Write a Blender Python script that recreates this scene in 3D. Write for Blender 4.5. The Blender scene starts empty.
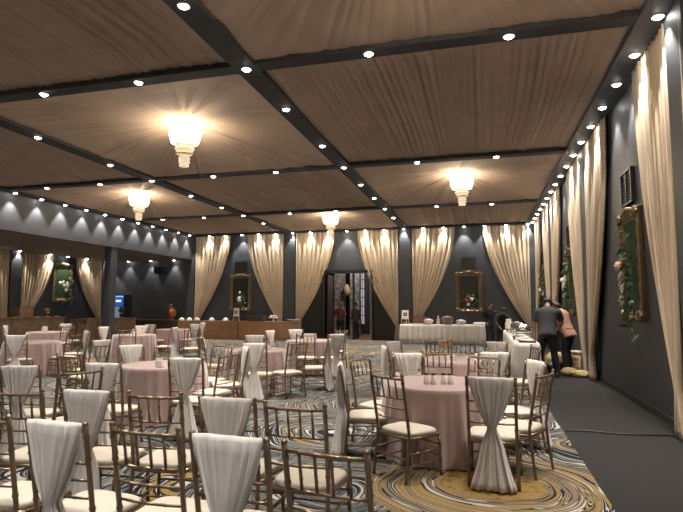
import bpy, math, random
from mathutils import Vector, Matrix, noise
R = random.Random(7)
PI = math.pi
sc = bpy.context.scene
COL = sc.collection
rad = math.radians

# ------------------------------------------------------------------ materials
def mat(name, col, rough=.6, metal=0, spec=.5, emit=None, estr=0, alpha=1, trans=0, noise_amt=0, noise_scale=20, bump=0, sheen=0):
    m = bpy.data.materials.new(name); m.use_nodes = True
    nt = m.node_tree; b = nt.nodes['Principled BSDF']
    b.inputs['Base Color'].default_value = (*col, 1)
    b.inputs['Roughness'].default_value = rough
    b.inputs['Metallic'].default_value = metal
    b.inputs['Specular IOR Level'].default_value = spec
    if sheen: b.inputs['Sheen Weight'].default_value = sheen
    if trans: b.inputs['Transmission Weight'].default_value = trans
    if emit:
        b.inputs['Emission Color'].default_value = (*emit, 1); b.inputs['Emission Strength'].default_value = estr
    if noise_amt or bump:
        tc = nt.nodes.new('ShaderNodeTexCoord'); n = nt.nodes.new('ShaderNodeTexNoise')
        n.inputs['Scale'].default_value = noise_scale; n.inputs['Detail'].default_value = 4
        nt.links.new(tc.outputs['Object'], n.inputs['Vector'])
        if noise_amt:
            r = nt.nodes.new('ShaderNodeValToRGB')
            r.color_ramp.elements[0].color = (*[c*(1-noise_amt) for c in col], 1)
            r.color_ramp.elements[1].color = (*[min(1, c*(1+noise_amt)) for c in col], 1)
            r.color_ramp.elements[0].position = .3; r.color_ramp.elements[1].position = .7
            nt.links.new(n.outputs['Fac'], r.inputs['Fac']); nt.links.new(r.outputs['Color'], b.inputs['Base Color'])
        if bump:
            bp = nt.nodes.new('ShaderNodeBump'); bp.inputs['Strength'].default_value = bump; bp.inputs['Distance'].default_value = .01
            nt.links.new(n.outputs['Fac'], bp.inputs['Height']); nt.links.new(bp.outputs['Normal'], b.inputs['Normal'])
    return m

M = dict(
    wall=mat('slate_wall', (.047, .054, .066), .55, noise_amt=.12, noise_scale=3),
    fascia=mat('slate_fascia', (.048, .053, .063), .6, noise_amt=.1, noise_scale=3),
    beam=mat('black_beam_cloth', (.026, .028, .032), .75, noise_amt=.2, noise_scale=6),
    slab=mat('ceiling_slab', (.10, .08, .07), .9),
    alcove=mat('alcove_ceiling', (.20, .15, .12), .9, noise_amt=.1),
    drape=mat('brown_ceiling_fabric', (.335, .26, .21), .8, noise_amt=.08, noise_scale=2),
    curtain=mat('gold_curtain', (.53, .425, .30), .55, sheen=.3, noise_amt=.06, noise_scale=3),
    bead=mat('curtain_bead', (.25, .19, .12), .6),
    aisle=mat('grey_aisle_carpet', (.031, .030, .029), .95, spec=.1, noise_amt=.2, noise_scale=60, bump=.2),
    gold=mat('chair_gold', (.25, .18, .12), .28, .72),
    cushion=mat('ivory_cushion', (.58, .53, .45), .6, noise_amt=.03),
    sash=mat('white_sash', (.66, .625, .605), .75, sheen=.3, noise_amt=.04, noise_scale=8),
    pink=mat('pink_cloth', (.38, .262, .252), .7, sheen=.8, noise_amt=.05, noise_scale=6),
    white=mat('white_cloth', (.72, .69, .65), .7, noise_amt=.04),
    shaker=mat('shaker_glass', (.80, .76, .72), .2),
    black=mat('black_plastic', (.012, .012, .014), .4),
    steel=mat('steel', (.55, .55, .55), .22, 1),
    gilt=mat('gilt_frame', (.20, .14, .075), .4, .55, noise_amt=.35, noise_scale=25, bump=.6),
    moss=mat('moss_panel', (.020, .055, .018), .9, noise_amt=.8, noise_scale=30, bump=1),
    mirror=mat('dark_backing', (.012, .018, .014), .5, noise_amt=.5, noise_scale=9),
    leaf=mat('leaf', (.05, .095, .035), .5, noise_amt=.5, noise_scale=12),
    wflower=mat('white_flower', (.80, .74, .70), .6),
    pflower=mat('pink_flower', (.65, .42, .36), .6),
    rflower=mat('red_flower', (.35, .05, .03), .6),
    ribbon=mat('red_ribbon', (.16, .012, .012), .6),
    wood=mat('counter_wood', (.30, .165, .085), .45, noise_amt=.1, noise_scale=5),
    dwood=mat('dark_wood', (.055, .038, .026), .5, noise_amt=.3, noise_scale=6),
    bwood=mat('bar_wood', (.26, .18, .12), .5, noise_amt=.3, noise_scale=6),
    cream=mat('cream_box', (.62, .52, .36), .6, noise_amt=.1),
    card=mat('cardboard', (.36, .23, .13), .8, noise_amt=.1),
    red=mat('red_print', (.42, .07, .04), .6),
    sack=mat('straw_sack', (.50, .38, .18), .8, noise_amt=.25, noise_scale=12, bump=.6),
    copper=mat('copper', (.42, .14, .07), .3, .8),
    blue=mat('blue_screen', (.01, .03, .14), .4, emit=(.02, .06, .28), estr=.9),
    cyan=mat('fridge_glass', (.16, .26, .36), .2, emit=(.14, .25, .36), estr=.35),
    wtext=mat('white_text', (.8, .8, .8), .5, emit=(.8, .85, 1), estr=1),
    skin=mat('skin', (.32, .18, .12), .55), hair=mat('black_hair', (.010, .008, .008), .6),
    tee=mat('charcoal_shirt', (.030, .031, .033), .85), peach=mat('peach_top', (.46, .24, .165), .8),
    trouser=mat('black_trousers', (.010, .010, .013), .8), shoe=mat('dark_shoe', (.012, .01, .01), .5),
    darkcloth=mat('black_clothes', (.010, .010, .012), .85), rust=mat('rust_shawl', (.12, .042, .030), .85, noise_amt=.4),
    dgreen=mat('dusky_coat', (.05, .042, .045), .85),
    stone=mat('stone', (.24, .23, .225), .9, noise_amt=.5, noise_scale=7, bump=.5),
    redfloor=mat('terracotta_floor', (.34, .13, .09), .8), doorwood=mat('door_wood', (.05, .032, .030), .5),
    ceramic=mat('ceramic', (.62, .55, .60), .35), brownpot=mat('brown_pot', (.22, .17, .12), .5),
    grille=mat('grille', (.014, .014, .014), .7), plate=mat('white_porcelain', (.82, .80, .76), .3),
    lamp=mat('downlight_lens', (1, 1, 1), .4, emit=(1, .95, .88), estr=26),
    lampring=mat('downlight_ring', (.5, .5, .5), .4, .5),
    glow=mat('chandelier_crystal', (1, .95, .85), .3, emit=(1, .80, .55), estr=9),
    glow2=mat('chandelier_crystal_dim', (.38, .32, .25), .25, emit=(1, .78, .52), estr=.4),
    brass=mat('brass', (.55, .36, .15), .25, 1),
    amber=mat('amber_glass', (.5, .35, .2), .15),
)
def wood_planks(m):
    pass

# ------------------------------------------------------------------ mesh builder
class MB:
    def __init__(s): s.v = []; s.f = []
    def add(s, vs, fs):
        o = len(s.v); s.v += [tuple(x) for x in vs]; s.f += [tuple(i+o for i in q) for q in fs]; return s
    def box(s, x0, x1, y0, y1, z0, z1, T=None):
        vs = [Vector(p) for p in ((x0,y0,z0),(x1,y0,z0),(x1,y1,z0),(x0,y1,z0),(x0,y0,z1),(x1,y0,z1),(x1,y1,z1),(x0,y1,z1))]
        if T: vs = [T @ p for p in vs]
        return s.add(vs, [(0,3,2,1),(4,5,6,7),(0,1,5,4),(1,2,6,5),(2,3,7,6),(3,0,4,7)])
    def rings(s, rings, cap=True, closed=True):
        n = len(rings[0]); vs = [p for r in rings for p in r]; fs = []
        for i in range(len(rings)-1):
            for j in range(n if closed else n-1):
                a = i*n+j; b = i*n+(j+1) % n
                fs.append((a, b, b+n, a+n))
        if cap and closed:
            fs.append(tuple(range(n))[::-1]); k = (len(rings)-1)*n; fs.append(tuple(range(k, k+n)))
        return s.add(vs, fs)
    def tube(s, pts, r, n=8, cap=True):
        pts = [Vector(p) for p in pts]; rr = r if isinstance(r, (list, tuple)) else [r]*len(pts)
        rings = []; up = None
        for i, p in enumerate(pts):
            t = (pts[min(i+1, len(pts)-1)]-pts[max(i-1, 0)]).normalized()
            if up is None: up = t.orthogonal().normalized()
            up = (up-t*up.dot(t)).normalized(); w = t.cross(up)
            rings.append([p+(up*math.cos(2*PI*j/n)+w*math.sin(2*PI*j/n))*rr[i] for j in range(n)])
        return s.rings(rings, cap)
    def lathe(s, prof, c=(0,0,0), n=20, cap=True):
        return s.rings([[(c[0]+r*math.cos(2*PI*j/n), c[1]+r*math.sin(2*PI*j/n), c[2]+z) for j in range(n)] for r, z in prof], cap)
    def ball(s, c, r, n=10, m=6, sq=(1,1,1)):
        return s.rings([[(c[0]+sq[0]*r*math.sin(PI*(i+.02)/(m+.04))*math.cos(2*PI*j/n), c[1]+sq[1]*r*math.sin(PI*(i+.02)/(m+.04))*math.sin(2*PI*j/n), c[2]-sq[2]*r*math.cos(PI*(i+.02)/(m+.04))) for j in range(n)] for i in range(m+1)])
    def grid(s, fn, nu, nv):
        vs = [fn(i/nu, j/nv) for j in range(nv+1) for i in range(nu+1)]
        fs = [(j*(nu+1)+i, j*(nu+1)+i+1, (j+1)*(nu+1)+i+1, (j+1)*(nu+1)+i) for j in range(nv) for i in range(nu)]
        return s.add(vs, fs)
    def mesh(s, name, m, smooth=False):
        me = bpy.data.meshes.new(name); me.from_pydata(s.v, [], s.f); me.materials.append(M[m] if isinstance(m, str) else m)
        me.update()
        if smooth: me.polygons.foreach_set('use_smooth', [True]*len(me.polygons))
        return me
    def build(s, name, m, parent=None, smooth=False, bevel=0, solid=0):
        o = bpy.data.objects.new(name, s.mesh(name, m, smooth)); COL.objects.link(o)
        if parent: o.parent = parent
        if solid:
            q = o.modifiers.new('solid', 'SOLIDIFY'); q.thickness = solid; q.offset = 0
        if bevel:
            q = o.modifiers.new('bevel', 'BEVEL'); q.width = bevel; q.segments = 2
        return o

def tag(o, label, cat, group=None):
    o['label'] = label; o['category'] = cat
    if group: o['group'] = group
    return o
def thing(name, label, cat, loc=(0,0,0), rz=0, group=None):
    o = bpy.data.objects.new(name, None); o.empty_display_size = .1; COL.objects.link(o)
    o.location = loc; o.rotation_euler = (0, 0, rz)
    return tag(o, label, cat, group)
def struct(o): o['kind'] = 'structure'; return o
def copy_tree(o, parent=None):
    c = o.copy(); COL.objects.link(c)
    if parent: c.parent = parent
    for ch in list(o.children): copy_tree(ch, c)
    return c
ORD = ['', 'first', 'second', 'third', 'fourth', 'fifth', 'sixth', 'seventh', 'eighth', 'ninth', 'tenth', 'eleventh', 'twelfth', 'thirteenth', 'fourteenth', 'fifteenth', 'sixteenth', 'seventeenth', 'eighteenth', 'nineteenth', 'twentieth']

# ------------------------------------------------------------------ room numbers
XR, XF, XA = 2.3, -13.6, -18.4        # tall right wall, fascia over the alcove, alcove outer wall
YB, YN = 23.0, -4.0
ZB, ZT = 4.88, 5.75                   # beam undersides, slab
BX = [-13.6, -8.55, -3.17, 2.3]       # lines of the long beams / pilasters
BY = [1.1, 6.65, 12.2, 17.9, 23.0]    # lines of the cross beams / pilasters

# ------------------------------------------------------------------ carpet material
def carpet_mat():
    m = bpy.data.materials.new('swirl_carpet'); m.use_nodes = True
    nt = m.node_tree; N = nt.nodes; L = nt.links; b = N['Principled BSDF']
    b.inputs['Roughness'].default_value = .95; b.inputs['Specular IOR Level'].default_value = .1
    tc = N.new('ShaderNodeTexCoord')
    def math_(op, a, c=None):
        n = N.new('ShaderNodeMath'); n.operation = op
        for i, q in enumerate((a, c)):
            if q is None: continue
            if isinstance(q, (int, float)): n.inputs[i].default_value = q
            else: L.new(q, n.inputs[i])
        return n.outputs[0]
    def vm(op, a, c):
        n = N.new('ShaderNodeVectorMath'); n.operation = op
        for i, q in enumerate((a, c)):
            if isinstance(q, tuple): n.inputs[i].default_value = q
            else: L.new(q, n.inputs[i])
        return n.outputs['Value' if op in ('DISTANCE', 'LENGTH') else 0]
    P = tc.outputs['Object']
    nz = N.new('ShaderNodeTexNoise'); nz.inputs['Scale'].default_value = .9; nz.inputs['Detail'].default_value = 2
    L.new(P, nz.inputs['Vector'])
    off = vm('SUBTRACT', nz.outputs['Color'], (.5, .5, .5))
    off = vm('MULTIPLY', off, (.42, .42, 0))
    Q = vm('ADD', P, off)
    Q = vm('MULTIPLY', Q, (1, 1, 0))
    vo = N.new('ShaderNodeTexVoronoi'); vo.feature = 'F1'; vo.inputs['Scale'].default_value = .5; vo.inputs['Randomness'].default_value = .85
    L.new(Q, vo.inputs['Vector'])
    d = math_('MULTIPLY', vo.outputs['Distance'], 2.0)
    sep = N.new('ShaderNodeSeparateColor'); L.new(vo.outputs['Color'], sep.inputs[0])
    cell = sep.outputs[0]
    # the golden swirl in front of the first table has its own centre
    dg = vm('DISTANCE', Q, (.05, 4.75, 0))
    isg = math_('LESS_THAN', dg, 1.05)
    dk = vm('DISTANCE', Q, (-1.2, 4.3, 0))               # dark swirl with long white arcs beside it
    isk = math_('LESS_THAN', dk, 1.25)
    def mix(fac, a, c):
        n = N.new('ShaderNodeMix'); n.data_type = 'FLOAT'; L.new(fac, n.inputs[0])
        for i, q in ((2, a), (3, c)):
            if isinstance(q, (int, float)): n.inputs[i].default_value = q
            else: L.new(q, n.inputs[i])
        return n.outputs[0]
    d = mix(isk, d, dk); cell = mix(isk, cell, .31); d = mix(isg, d, dg); cell = mix(isg, cell, .93)
    # irregular rings
    n1 = N.new('ShaderNodeTexNoise'); n1.noise_dimensions = '2D'; n1.inputs['Scale'].default_value = 1; n1.inputs['Detail'].default_value = 1.3; n1.inputs['Roughness'].default_value = .7
    cv = N.new('ShaderNodeCombineXYZ')
    L.new(math_('ADD', math_('MULTIPLY', d, 11), math_('MULTIPLY', cell, 91)), cv.inputs[0])
    # slow change along the stripe so that stripes taper and break
    sx = N.new('ShaderNodeSeparateXYZ'); L.new(Q, sx.inputs[0])
    L.new(math_('MULTIPLY', math_('ADD', sx.outputs[0], sx.outputs[1]), .35), cv.inputs[1])
    L.new(cv.outputs[0], n1.inputs['Vector'])
    def ramp(stops):
        r = N.new('ShaderNodeValToRGB'); r.color_ramp.interpolation = 'CONSTANT'
        e = r.color_ramp.elements
        while len(e) < len(stops): e.new(.5)
        for i, (p, c) in enumerate(stops): e[i].position = p; e[i].color = (*c, 1)
        L.new(n1.outputs['Fac'], r.inputs['Fac']); return r.outputs[0]
    Kb = (.014, .014, .020); S = (.085, .093, .095); Lt = (.42, .40, .37); G = (.25, .165, .058); Nv = (.017, .021, .034); T = (.20, .18, .15)
    A = ramp([(0, Kb), (.30, Lt), (.33, Kb), (.375, S), (.415, Lt), (.435, Kb), (.465, S), (.535, Kb), (.56, Lt), (.585, S), (.615, Kb), (.64, G), (.665, T), (.70, Kb)])
    B = ramp([(0, Nv), (.30, G), (.35, Nv), (.385, Lt), (.41, Nv), (.445, G), (.515, Nv), (.54, Lt), (.56, Kb), (.59, G), (.63, Nv), (.655, Lt), (.68, G)])
    mx = N.new('ShaderNodeMix'); mx.data_type = 'RGBA'
    L.new(math_('GREATER_THAN', cell, .78), mx.inputs[0]); L.new(A, mx.inputs[6]); L.new(B, mx.inputs[7])
    # solid gold ground in the heart of gold swirls, with small ticks
    heart = math_('MULTIPLY', math_('GREATER_THAN', cell, .78), math_('LESS_THAN', d, .42))
    n2 = N.new('ShaderNodeTexNoise'); n2.inputs['Scale'].default_value = 16; L.new(P, n2.inputs['Vector'])
    r2 = N.new('ShaderNodeValToRGB'); r2.color_ramp.elements[0].position = .40; r2.color_ramp.elements[1].position = .46
    r2.color_ramp.elements[0].color = (.16, .10, .035, 1); r2.color_ramp.elements[1].color = (*G, 1)
    L.new(n2.outputs['Fac'], r2.inputs['Fac'])
    m3 = N.new('ShaderNodeMix'); m3.data_type = 'RGBA'
    L.new(heart, m3.inputs[0]); L.new(mx.outputs[2], m3.inputs[6]); L.new(r2.outputs[0], m3.inputs[7])
    L.new(m3.outputs[2], b.inputs['Base Color'])
    return m
M['carpet'] = carpet_mat()

# ------------------------------------------------------------------ shell
struct(MB().box(.92, XR, YN, YB, -.1, 0).build('floor', 'aisle'))
struct(MB().box(XA, .92, YN, YB, -.1, 0).build('floor', 'carpet'))
struct(MB().box(XA-.2, XR+.2, YN-.2, YB+.2, ZT, ZT+.15).build('ceiling', 'slab'))
struct(MB().box(XR, XR+.2, YN-.2, YB+.2, -.1, ZT).build('wall_right', 'wall'))
struct(MB().box(XA-.2, XA, YN-.2, YB+.2, -.1, ZT).build('wall_left', 'wall'))
struct(MB().box(XA, XR, YN-.2, YN, -.1, ZT).build('wall_front', 'wall'))
DX0, DX1, DZ = -6.86, -4.72, 2.98
b = MB(); b.box(XA, DX0, YB, YB+.2, -.1, ZT); b.box(DX1, XR, YB, YB+.2, -.1, ZT); b.box(DX0, DX1, YB, YB+.2, DZ, ZT)
struct(b.build('wall_back', 'wall'))
struct(MB().box(XF-.3, XF, YN, YB, 3.75, ZT).build('wall_fascia', 'fascia'))
struct(MB().box(XA, XF-.3, YN, YB, 3.75, 3.9).build('ceiling_alcove', 'alcove'))
n = [0]
def trim(b, m='beam', bev=0):
    n[0] += 1; return struct(b.build('trim_%d' % n[0], m, bevel=bev))
for x in BX[1:3]: trim(MB().box(x-.17, x+.17, YN, YB, ZB, 5.3))
for y in BY[:4]:
    xs = [XF+.25, BX[1]-.165, BX[1]+.165, BX[2]-.165, BX[2]+.165, XR-.38]
    bb = MB()
    for k in range(0, 6, 2): bb.box(xs[k], xs[k+1], y-.12, y+.12, ZB+.002, 5.3)
    trim(bb)
trim(MB().box(XR-.42, XR, YN, YB-.35, ZB, 5.3), 'fascia')           # soffit along the tall wall
trim(MB().box(XF, XF+.3, YN, YB-.35, ZB, 5.3))           # soffit along the fascia
trim(MB().box(XF, XR, YB-.35, YB, ZB-.001, 5.3))           # soffit along the back wall
for x in BX:                                            # pilasters on the back wall
    w = .26; x0 = max(x-w, -14.2); x1 = min(x+w, XR)
    if x == BX[0]: x0, x1 = XF-.3, XF+.12
    trim(MB().box(x0, x1, YB-.12, YB, 0, ZB), 'wall')
for y in BY[:4]: trim(MB().box(XR-.12, XR, y-(.44 if y == BY[1] else .26), y+(.08 if y == BY[1] else .26), 0, ZB), 'wall')   # pilasters on the tall wall
for y in (6.2, 11.7, 17.25, 22.6): trim(MB().box(XA, XA+.15, y-.26, y+.26, 0, 3.75), 'wall')
trim(MB().box(XF-.35, XF-.02, 17.1, 17.42, 0, 3.75), 'wall', .02)   # column under the fascia
for nme, b in (('baseboard_right', MB().box(XR-.015, XR, YN, YB, 0, .09)),):
    struct(b.build(nme, 'beam'))

# ------------------------------------------------------------------ ceiling fabric
def ridge(x, sd):
    c = lambda f, o: 1-1.5*abs(noise.noise((x*f, sd*3.3, o)))**.5      # rounded hanging folds with tight creases between
    return noise.noise((x*2.3, sd*7.3, 0))*.4+.75*c(3.6, 1)*(.3+abs(noise.noise((x*.9, sd, 7)))*2)+.55*c(8.5, 5)
def drape(x0, x1, y0, y1, radial, sd, label):
    cx, cy = (x0+x1)/2, (y0+y1)/2; W, H = x1-x0, y1-y0
    b = MB()
    def fn(u, v):
        x, y = x0+u*W, y0+v*H
        e = min(1, 8*min(u, 1-u, v, 1-v))
        if radial:
            dx, dy = x-cx, y-cy; r = math.hypot(dx, dy); a = math.atan2(dy, dx)
            q = max(abs(2*u-1), abs(2*v-1))
            z = 4.94+.08*e+.32*(1-q)**1.3
            ax, ay = math.cos(a)*5.5, math.sin(a)*5.5
            rr = noise.noise((ax*1.1, ay*1.1, sd))*.6+.6*(1-1.5*abs(noise.noise((ax*1.2, ay*1.2, sd+4)))**.5)+.4*(1-1.5*abs(noise.noise((ax*2.9, ay*2.9, sd+9)))**.5)-.2
            z += .11*rr*min(1, max(0, (r-.12)/1.1))*(.35+.65*e)
        else:
            z = 4.96+.09*e-.03*math.sin(PI*v)
            xx = x+.35*math.sin(PI*v)*(noise.noise((x*.5, sd*2.1, 3)))+.22*(v-.5)*(noise.noise((x*1.1, sd, 2)))
            z += .12*(ridge(xx, sd)-.1)*(.25+.75*e)
        return (x, y, z)
    nn = (230, 230) if radial else (400, 30)
    o = b.grid(fn, *nn).build('ceiling_drape', 'drape', smooth=True, solid=.006)
    return tag(o, label, 'ceiling fabric', 'gathered ceiling fabrics between the beams')
CH = [(-.45, 4.1), (-11.0, 3.9), (-5.85, 9.42), (-11.0, 15.05), (-.45, 15.2), (-5.85, 20.4)]
cols = [(XF+.3, BX[1]-.17, 'beside the fascia'), (BX[1]+.17, BX[2]-.17, 'over the middle of the hall'), (BX[2]+.17, XR-.42, 'along the tall curtained wall')]
rows = [(BY[0]+.12, BY[1]-.12, 'nearest the viewer'), (BY[1]+.12, BY[2]-.12, 'in the second row'), (BY[2]+.12, BY[3]-.12, 'in the third row'), (BY[3]+.12, YB-.35, 'against the back wall')]
k = 0
for i, (x0, x1, xn) in enumerate(cols):
    for j, (y0, y1, yn) in enumerate(rows):
        k += 1
        rdl = (i+j) % 2 == 0
        drape(x0, x1, y0, y1, rdl, k, 'brown %s ceiling fabric %s, %s' % ('radially gathered' if rdl else 'pleated', xn, yn))

# ------------------------------------------------------------------ lights
def light(name, kind, loc, power, col, parent=None, size=.05, cone=None, blend=.4, rot=None):
    l = bpy.data.lights.new(name, kind); l.energy = power; l.color = col
    if kind in ('POINT', 'SPOT'): l.shadow_soft_size = size
    if cone: l.spot_size = rad(cone); l.spot_blend = blend
    o = bpy.data.objects.new(name, l); COL.objects.link(o); o.location = loc
    if parent: o.parent = parent
    if rot: o.rotation_euler = rot
    return o
ring_me = MB().lathe([(.058, 0), (.060, -.010), (.074, -.010), (.078, 0)], n=20, cap=False).mesh('downlight', 'lampring', True)
lens_me = MB().lathe([(.001, -.034), (.022, -.031), (.042, -.022), (.054, -.010), (.058, .0)], n=20, cap=False).mesh('lens', 'lamp', True)
def downlight(x, y, z, label, group, power=60, cone=110, blend=.5, col=(1, .93, .84)):
    o = bpy.data.objects.new('downlight', ring_me); COL.objects.link(o); o.location = (x, y, z)
    tag(o, label, 'downlight', group)
    l = bpy.data.objects.new('lens', lens_me); COL.objects.link(l); l.parent = o
    light('lamp', 'SPOT', (0, 0, -.05), power, col, o, .04, cone, blend)
WP, WC = 120, 76
k = 0
y = 22.3
while y > -3:
    k += 1
    if y < 5.3: k_l = 'white downlight in the tall wall soffit, %s beyond the nearest curtain toward the viewer' % ORD[k-17]
    else: k_l = 'white downlight in the tall wall soffit, %s from the back corner' % ORD[k]
    downlight(XR-.21, y, ZB, k_l, 'downlights in the soffit above the tall wall', WP, WC); y -= .98
k = 0; y = 22.3
while y > 9.5:
    k += 1
    downlight(XF+.16, y, ZB, 'white downlight washing the grey fascia, %s from the back corner' % ORD[k], 'downlights above the fascia', WP, WC); y -= .98
k = 0; x = XR-.35
while x > XF+.3:
    k += 1
    downlight(x, YB-.20, ZB-.001, 'small downlight above the back wall, %s from the tall wall' % (ORD[k]), 'downlights along the back wall', WP, WC); x -= .86 if k < 20 else 20
BP = 290
names = {0: 'overhead beam, added unseen for foreground light', 1: 'black cross beam nearest the viewer', 2: 'second black cross beam', 3: 'farthest black cross beam'}
for j in (0, 1, 2, 3):  # the overhead beam's lamps are out of view, added to light the foreground
    y = BY[j]; k = 0
    for x in (.42, -1.38, -4.95, -6.7, -10.2, -12.0):
        k += 1
        downlight(x, y, ZB+.002, 'white downlight on the %s, %s from the tall wall' % (names[j], ORD[k]), 'downlights on the cross beams', BP, 74, .9)
for bi, bn in ((2, 'central long beam'), (1, 'long beam nearer the fascia')):
    k = 0
    for y in ((19.8, 17.9, 16.0, 14.1, 12.2, 10.4, 8.25, 6.65, 5.0, 3.1, 1.1, -.9, -2.6) if bi == 2 else (19.8, 17.9, 16.2, 14.2, 12.2, 10.55, 8.4, 6.65, 4.7, 2.9, 1.1, -.9, -2.6)):  # entries above and behind the viewer are unseen, added to brighten the near chairs
        k += 1
        downlight(BX[bi], y, ZB, 'white downlight under the %s, %s from the back wall' % (bn, ORD[k]), 'downlights on the long beams', BP, 74, .9)
k = 0
for x, y in ((XA+.2, 17.3), (XA+.2, 18.9), (XA+.2, 19.9), (XA+.2, 21.1), (XA+.2, 22.5), (XA+.2, 15.9)):
    k += 1
    downlight(x, y, 3.75, ['downlight on the alcove pilaster', 'downlight above the wide drape in the alcove', 'downlight above the green gilt frame in the alcove', 'downlight above the narrow drape in the alcove', 'downlight in the far corner of the alcove', 'downlight over the drape at the picture edge in the alcove'][k-1], 'alcove downlights', 105, 84, col=(1, .90, .75))
k = 0
for x in (-17.2, -15.9, -14.6):
    k += 1
    downlight(x, YB-.16, 3.75, 'downlight over the bare alcove back wall, %s from the fridge' % ORD[k], 'alcove back wall downlights', 60, 72)

# ------------------------------------------------------------------ chandeliers
def chandelier(x, y, label):
    t = thing('chandelier', label, 'chandelier', (x, y, 5.30), 0, 'crystal drum chandeliers')
    MB().lathe([(.005, .02), (.10, .02), (.10, -.02), (.02, -.03), (.018, -.12)], n=20).build('ceiling_rose', 'brass', t, True)
    def tier(z0, z1, r0, r1, m, nn=36):
        b = MB()
        b.lathe([(r0*.96, z0-.004), (r1*.94, z1), (.6*r1, z1-.02), (.01, z1-.03)], n=24, cap=False)
        for q in range(nn):                                  # strings of cut glass
            a = 2*PI*q/nn
            nb = max(3, int((z0-z1)/.05))
            for w in range(nb):
                f = w/(nb-1); rr = r0+(r1-r0)*f+.012*math.sin(f*PI); z = z0+(z1-z0)*f
                b.ball((rr*math.cos(a), rr*math.sin(a), z), .020, 6, 4, (1, 1, 1.2))
        return b.build('crystal_tier', m, t, True)
    tier(-.10, -.42, .31, .27, 'glow'); tier(-.48, -.66, .175, .16, 'glow2', 22); tier(-.70, -.92, .10, .085, 'glow2', 14)
    for r, z in ((.32, -.09), (.285, -.44), (.185, -.47), (.17, -.68), (.105, -.69)):
        b = MB(); b.rings([[((r+.012*math.cos(2*PI*c/8))*math.cos(2*PI*a/32), (r+.012*math.cos(2*PI*c/8))*math.sin(2*PI*a/32), z+.012*math.sin(2*PI*c/8)) for c in range(8)] for a in range(33)], cap=False)
        b.build('rim', 'brass', t, True)
    light('bulb', 'POINT', (0, 0, -.55), 110, (1, .85, .67), t, .34)
    light('bulb', 'POINT', (0, 0, -.03), 30, (1, .85, .67), t, .30)
for (x, y), l in zip(CH, ('lit crystal chandelier above the pink table with shakers, out of the picture top', 'unseen crystal chandelier added for light beside the fascia, nearest the viewer', 'largest looking lit crystal chandelier, under the middle bay of gathered fabric', 'lit crystal chandelier in front of the grey fascia', 'lit crystal chandelier nearest the tall curtained wall', 'smallest looking lit crystal chandelier, above the doorway')):
    chandelier(x, y, l)  # the nearest one beside the fascia is out of view, added for its light

# ------------------------------------------------------------------ curtains
def curtain(origin, along, out, W, ztop, zp, label, sd, group, beads=False):
    """origin: foot of the straight edge on the wall; along: towards the slanting edge; out: off the wall"""
    o3, A, O = Vector(origin), Vector(along), Vector(out)
    nz_ = [R.uniform(-.5, .5) for _ in range(30)]
    nf = 10
    def prof(t):
        if t <= 1: return max(.085, W*(1-t**1.6)+.085*t)
        return .085+.30*(t-1)/.16*1.0 if t > 1 else .085
    tmax = ztop/(ztop-zp)
    def fn(u, v):
        t = v*tmax; z = ztop-(ztop-zp)*t
        if t <= 1: w = max(.10, W*(1-t**1.65)+.10*t)
        else: w = .10+.20*((t-1)/(tmax-1))**.7
        e = .02+.03*t if t <= 1 else .05-.12*((t-1)/(tmax-1))**.7
        ph = 2*PI*nf*u+nz_[int(u*20)]*0+1.8*noise.noise((u*4, sd, 0))
        amp = (.038+.018*noise.noise((u*9, sd*3, 1)))*(1 if t < 1 else 1.2)*min(1, .5+t)
        dep = .085+amp*math.sin(ph)+.012*math.sin(2.3*ph+sd)
        # fabric swings out from the wall a little where it is gathered
        dep += .05*min(1, t)**2
        p = o3+A*(e+u*w)+O*dep
        return (p.x, p.y, max(.015, z))
    b = MB().grid(fn, 13*10, 46)
    o = b.build('curtain', 'curtain', smooth=True, solid=.006)
    tag(o, label, 'curtain', group)
    if beads:
        q = MB(); q.tube([fn(1, i/180) for i in range(181)], [(.020, .014, .006)[i % 3] for i in range(181)], 6)
        q.build('beaded_trim', 'bead', o, True)
    return o
gb, gr_, ga = 'gold drapes on the back wall', 'gold drapes on the tall wall', 'drapes in the alcove'
cw = 1.85
back = [(BX[0]+.14, 1, 'gold curtain beside the grey fascia, at the back wall corner'), (BX[1]-.28, -1, 'gold curtain at the back, just before the pilaster left of the doorway'), (BX[1]+.28, 1, 'gold curtain at the back, gathered beside the doorway over the wood counter'),
        (BX[2]-.28, -1, 'gold curtain at the back, gathered beside the black board by the doorway'), (BX[2]+.28, 1, 'gold curtain at the back, gathered over the white-skirted table end'), (XR-.28, -1, 'gold curtain at the back corner, behind the serving table')]
for i, (x, d, l) in enumerate(back):
    curtain((x, YB, 0), (d, 0, 0), (0, -1, 0), cw, ZB, .62, l, i+1, gb)
trim(MB().box(XR-.42, XR, YB-.10, YB, 0, ZB), 'wall')
rt = [(BY[1]-.28, -1, 'cream curtain on the tall wall at the very edge of the picture', 9), (BY[1]+.10, 1, 'nearest cream curtain on the tall wall, slanting to its low gather', 10), (BY[2]-.28, -1, 'cream curtain between the nearest gilt frame and the pilaster', 11), (BY[2]+.28, 1, 'cream curtain just past the pilaster, between two gilt frames on the tall wall', 12),
      (BY[3]-.28, -1, 'cream curtain beyond the second gilt frame on the tall wall', 13), (BY[3]+.28, 1, 'cream curtain before the farthest gilt frame on the tall wall', 14), (YB-.4, -1, 'farthest cream curtain on the tall wall, at the back corner', 15)]
for y, d, l, s_ in rt:
    curtain((XR, y, 0), (0, d, 0), (-1, 0, 0), 1.45 if s_ == 10 else cw, ZB, .48, l, s_, gr_, True)
al = [(16.98, -1, 'drape at the picture edge in the alcove', 21), (17.52, 1, 'wide drape in the alcove, gathered beside the bar', 22), (22.32, -1, 'narrow drape in the alcove, nearest the black column', 23)]
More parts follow.
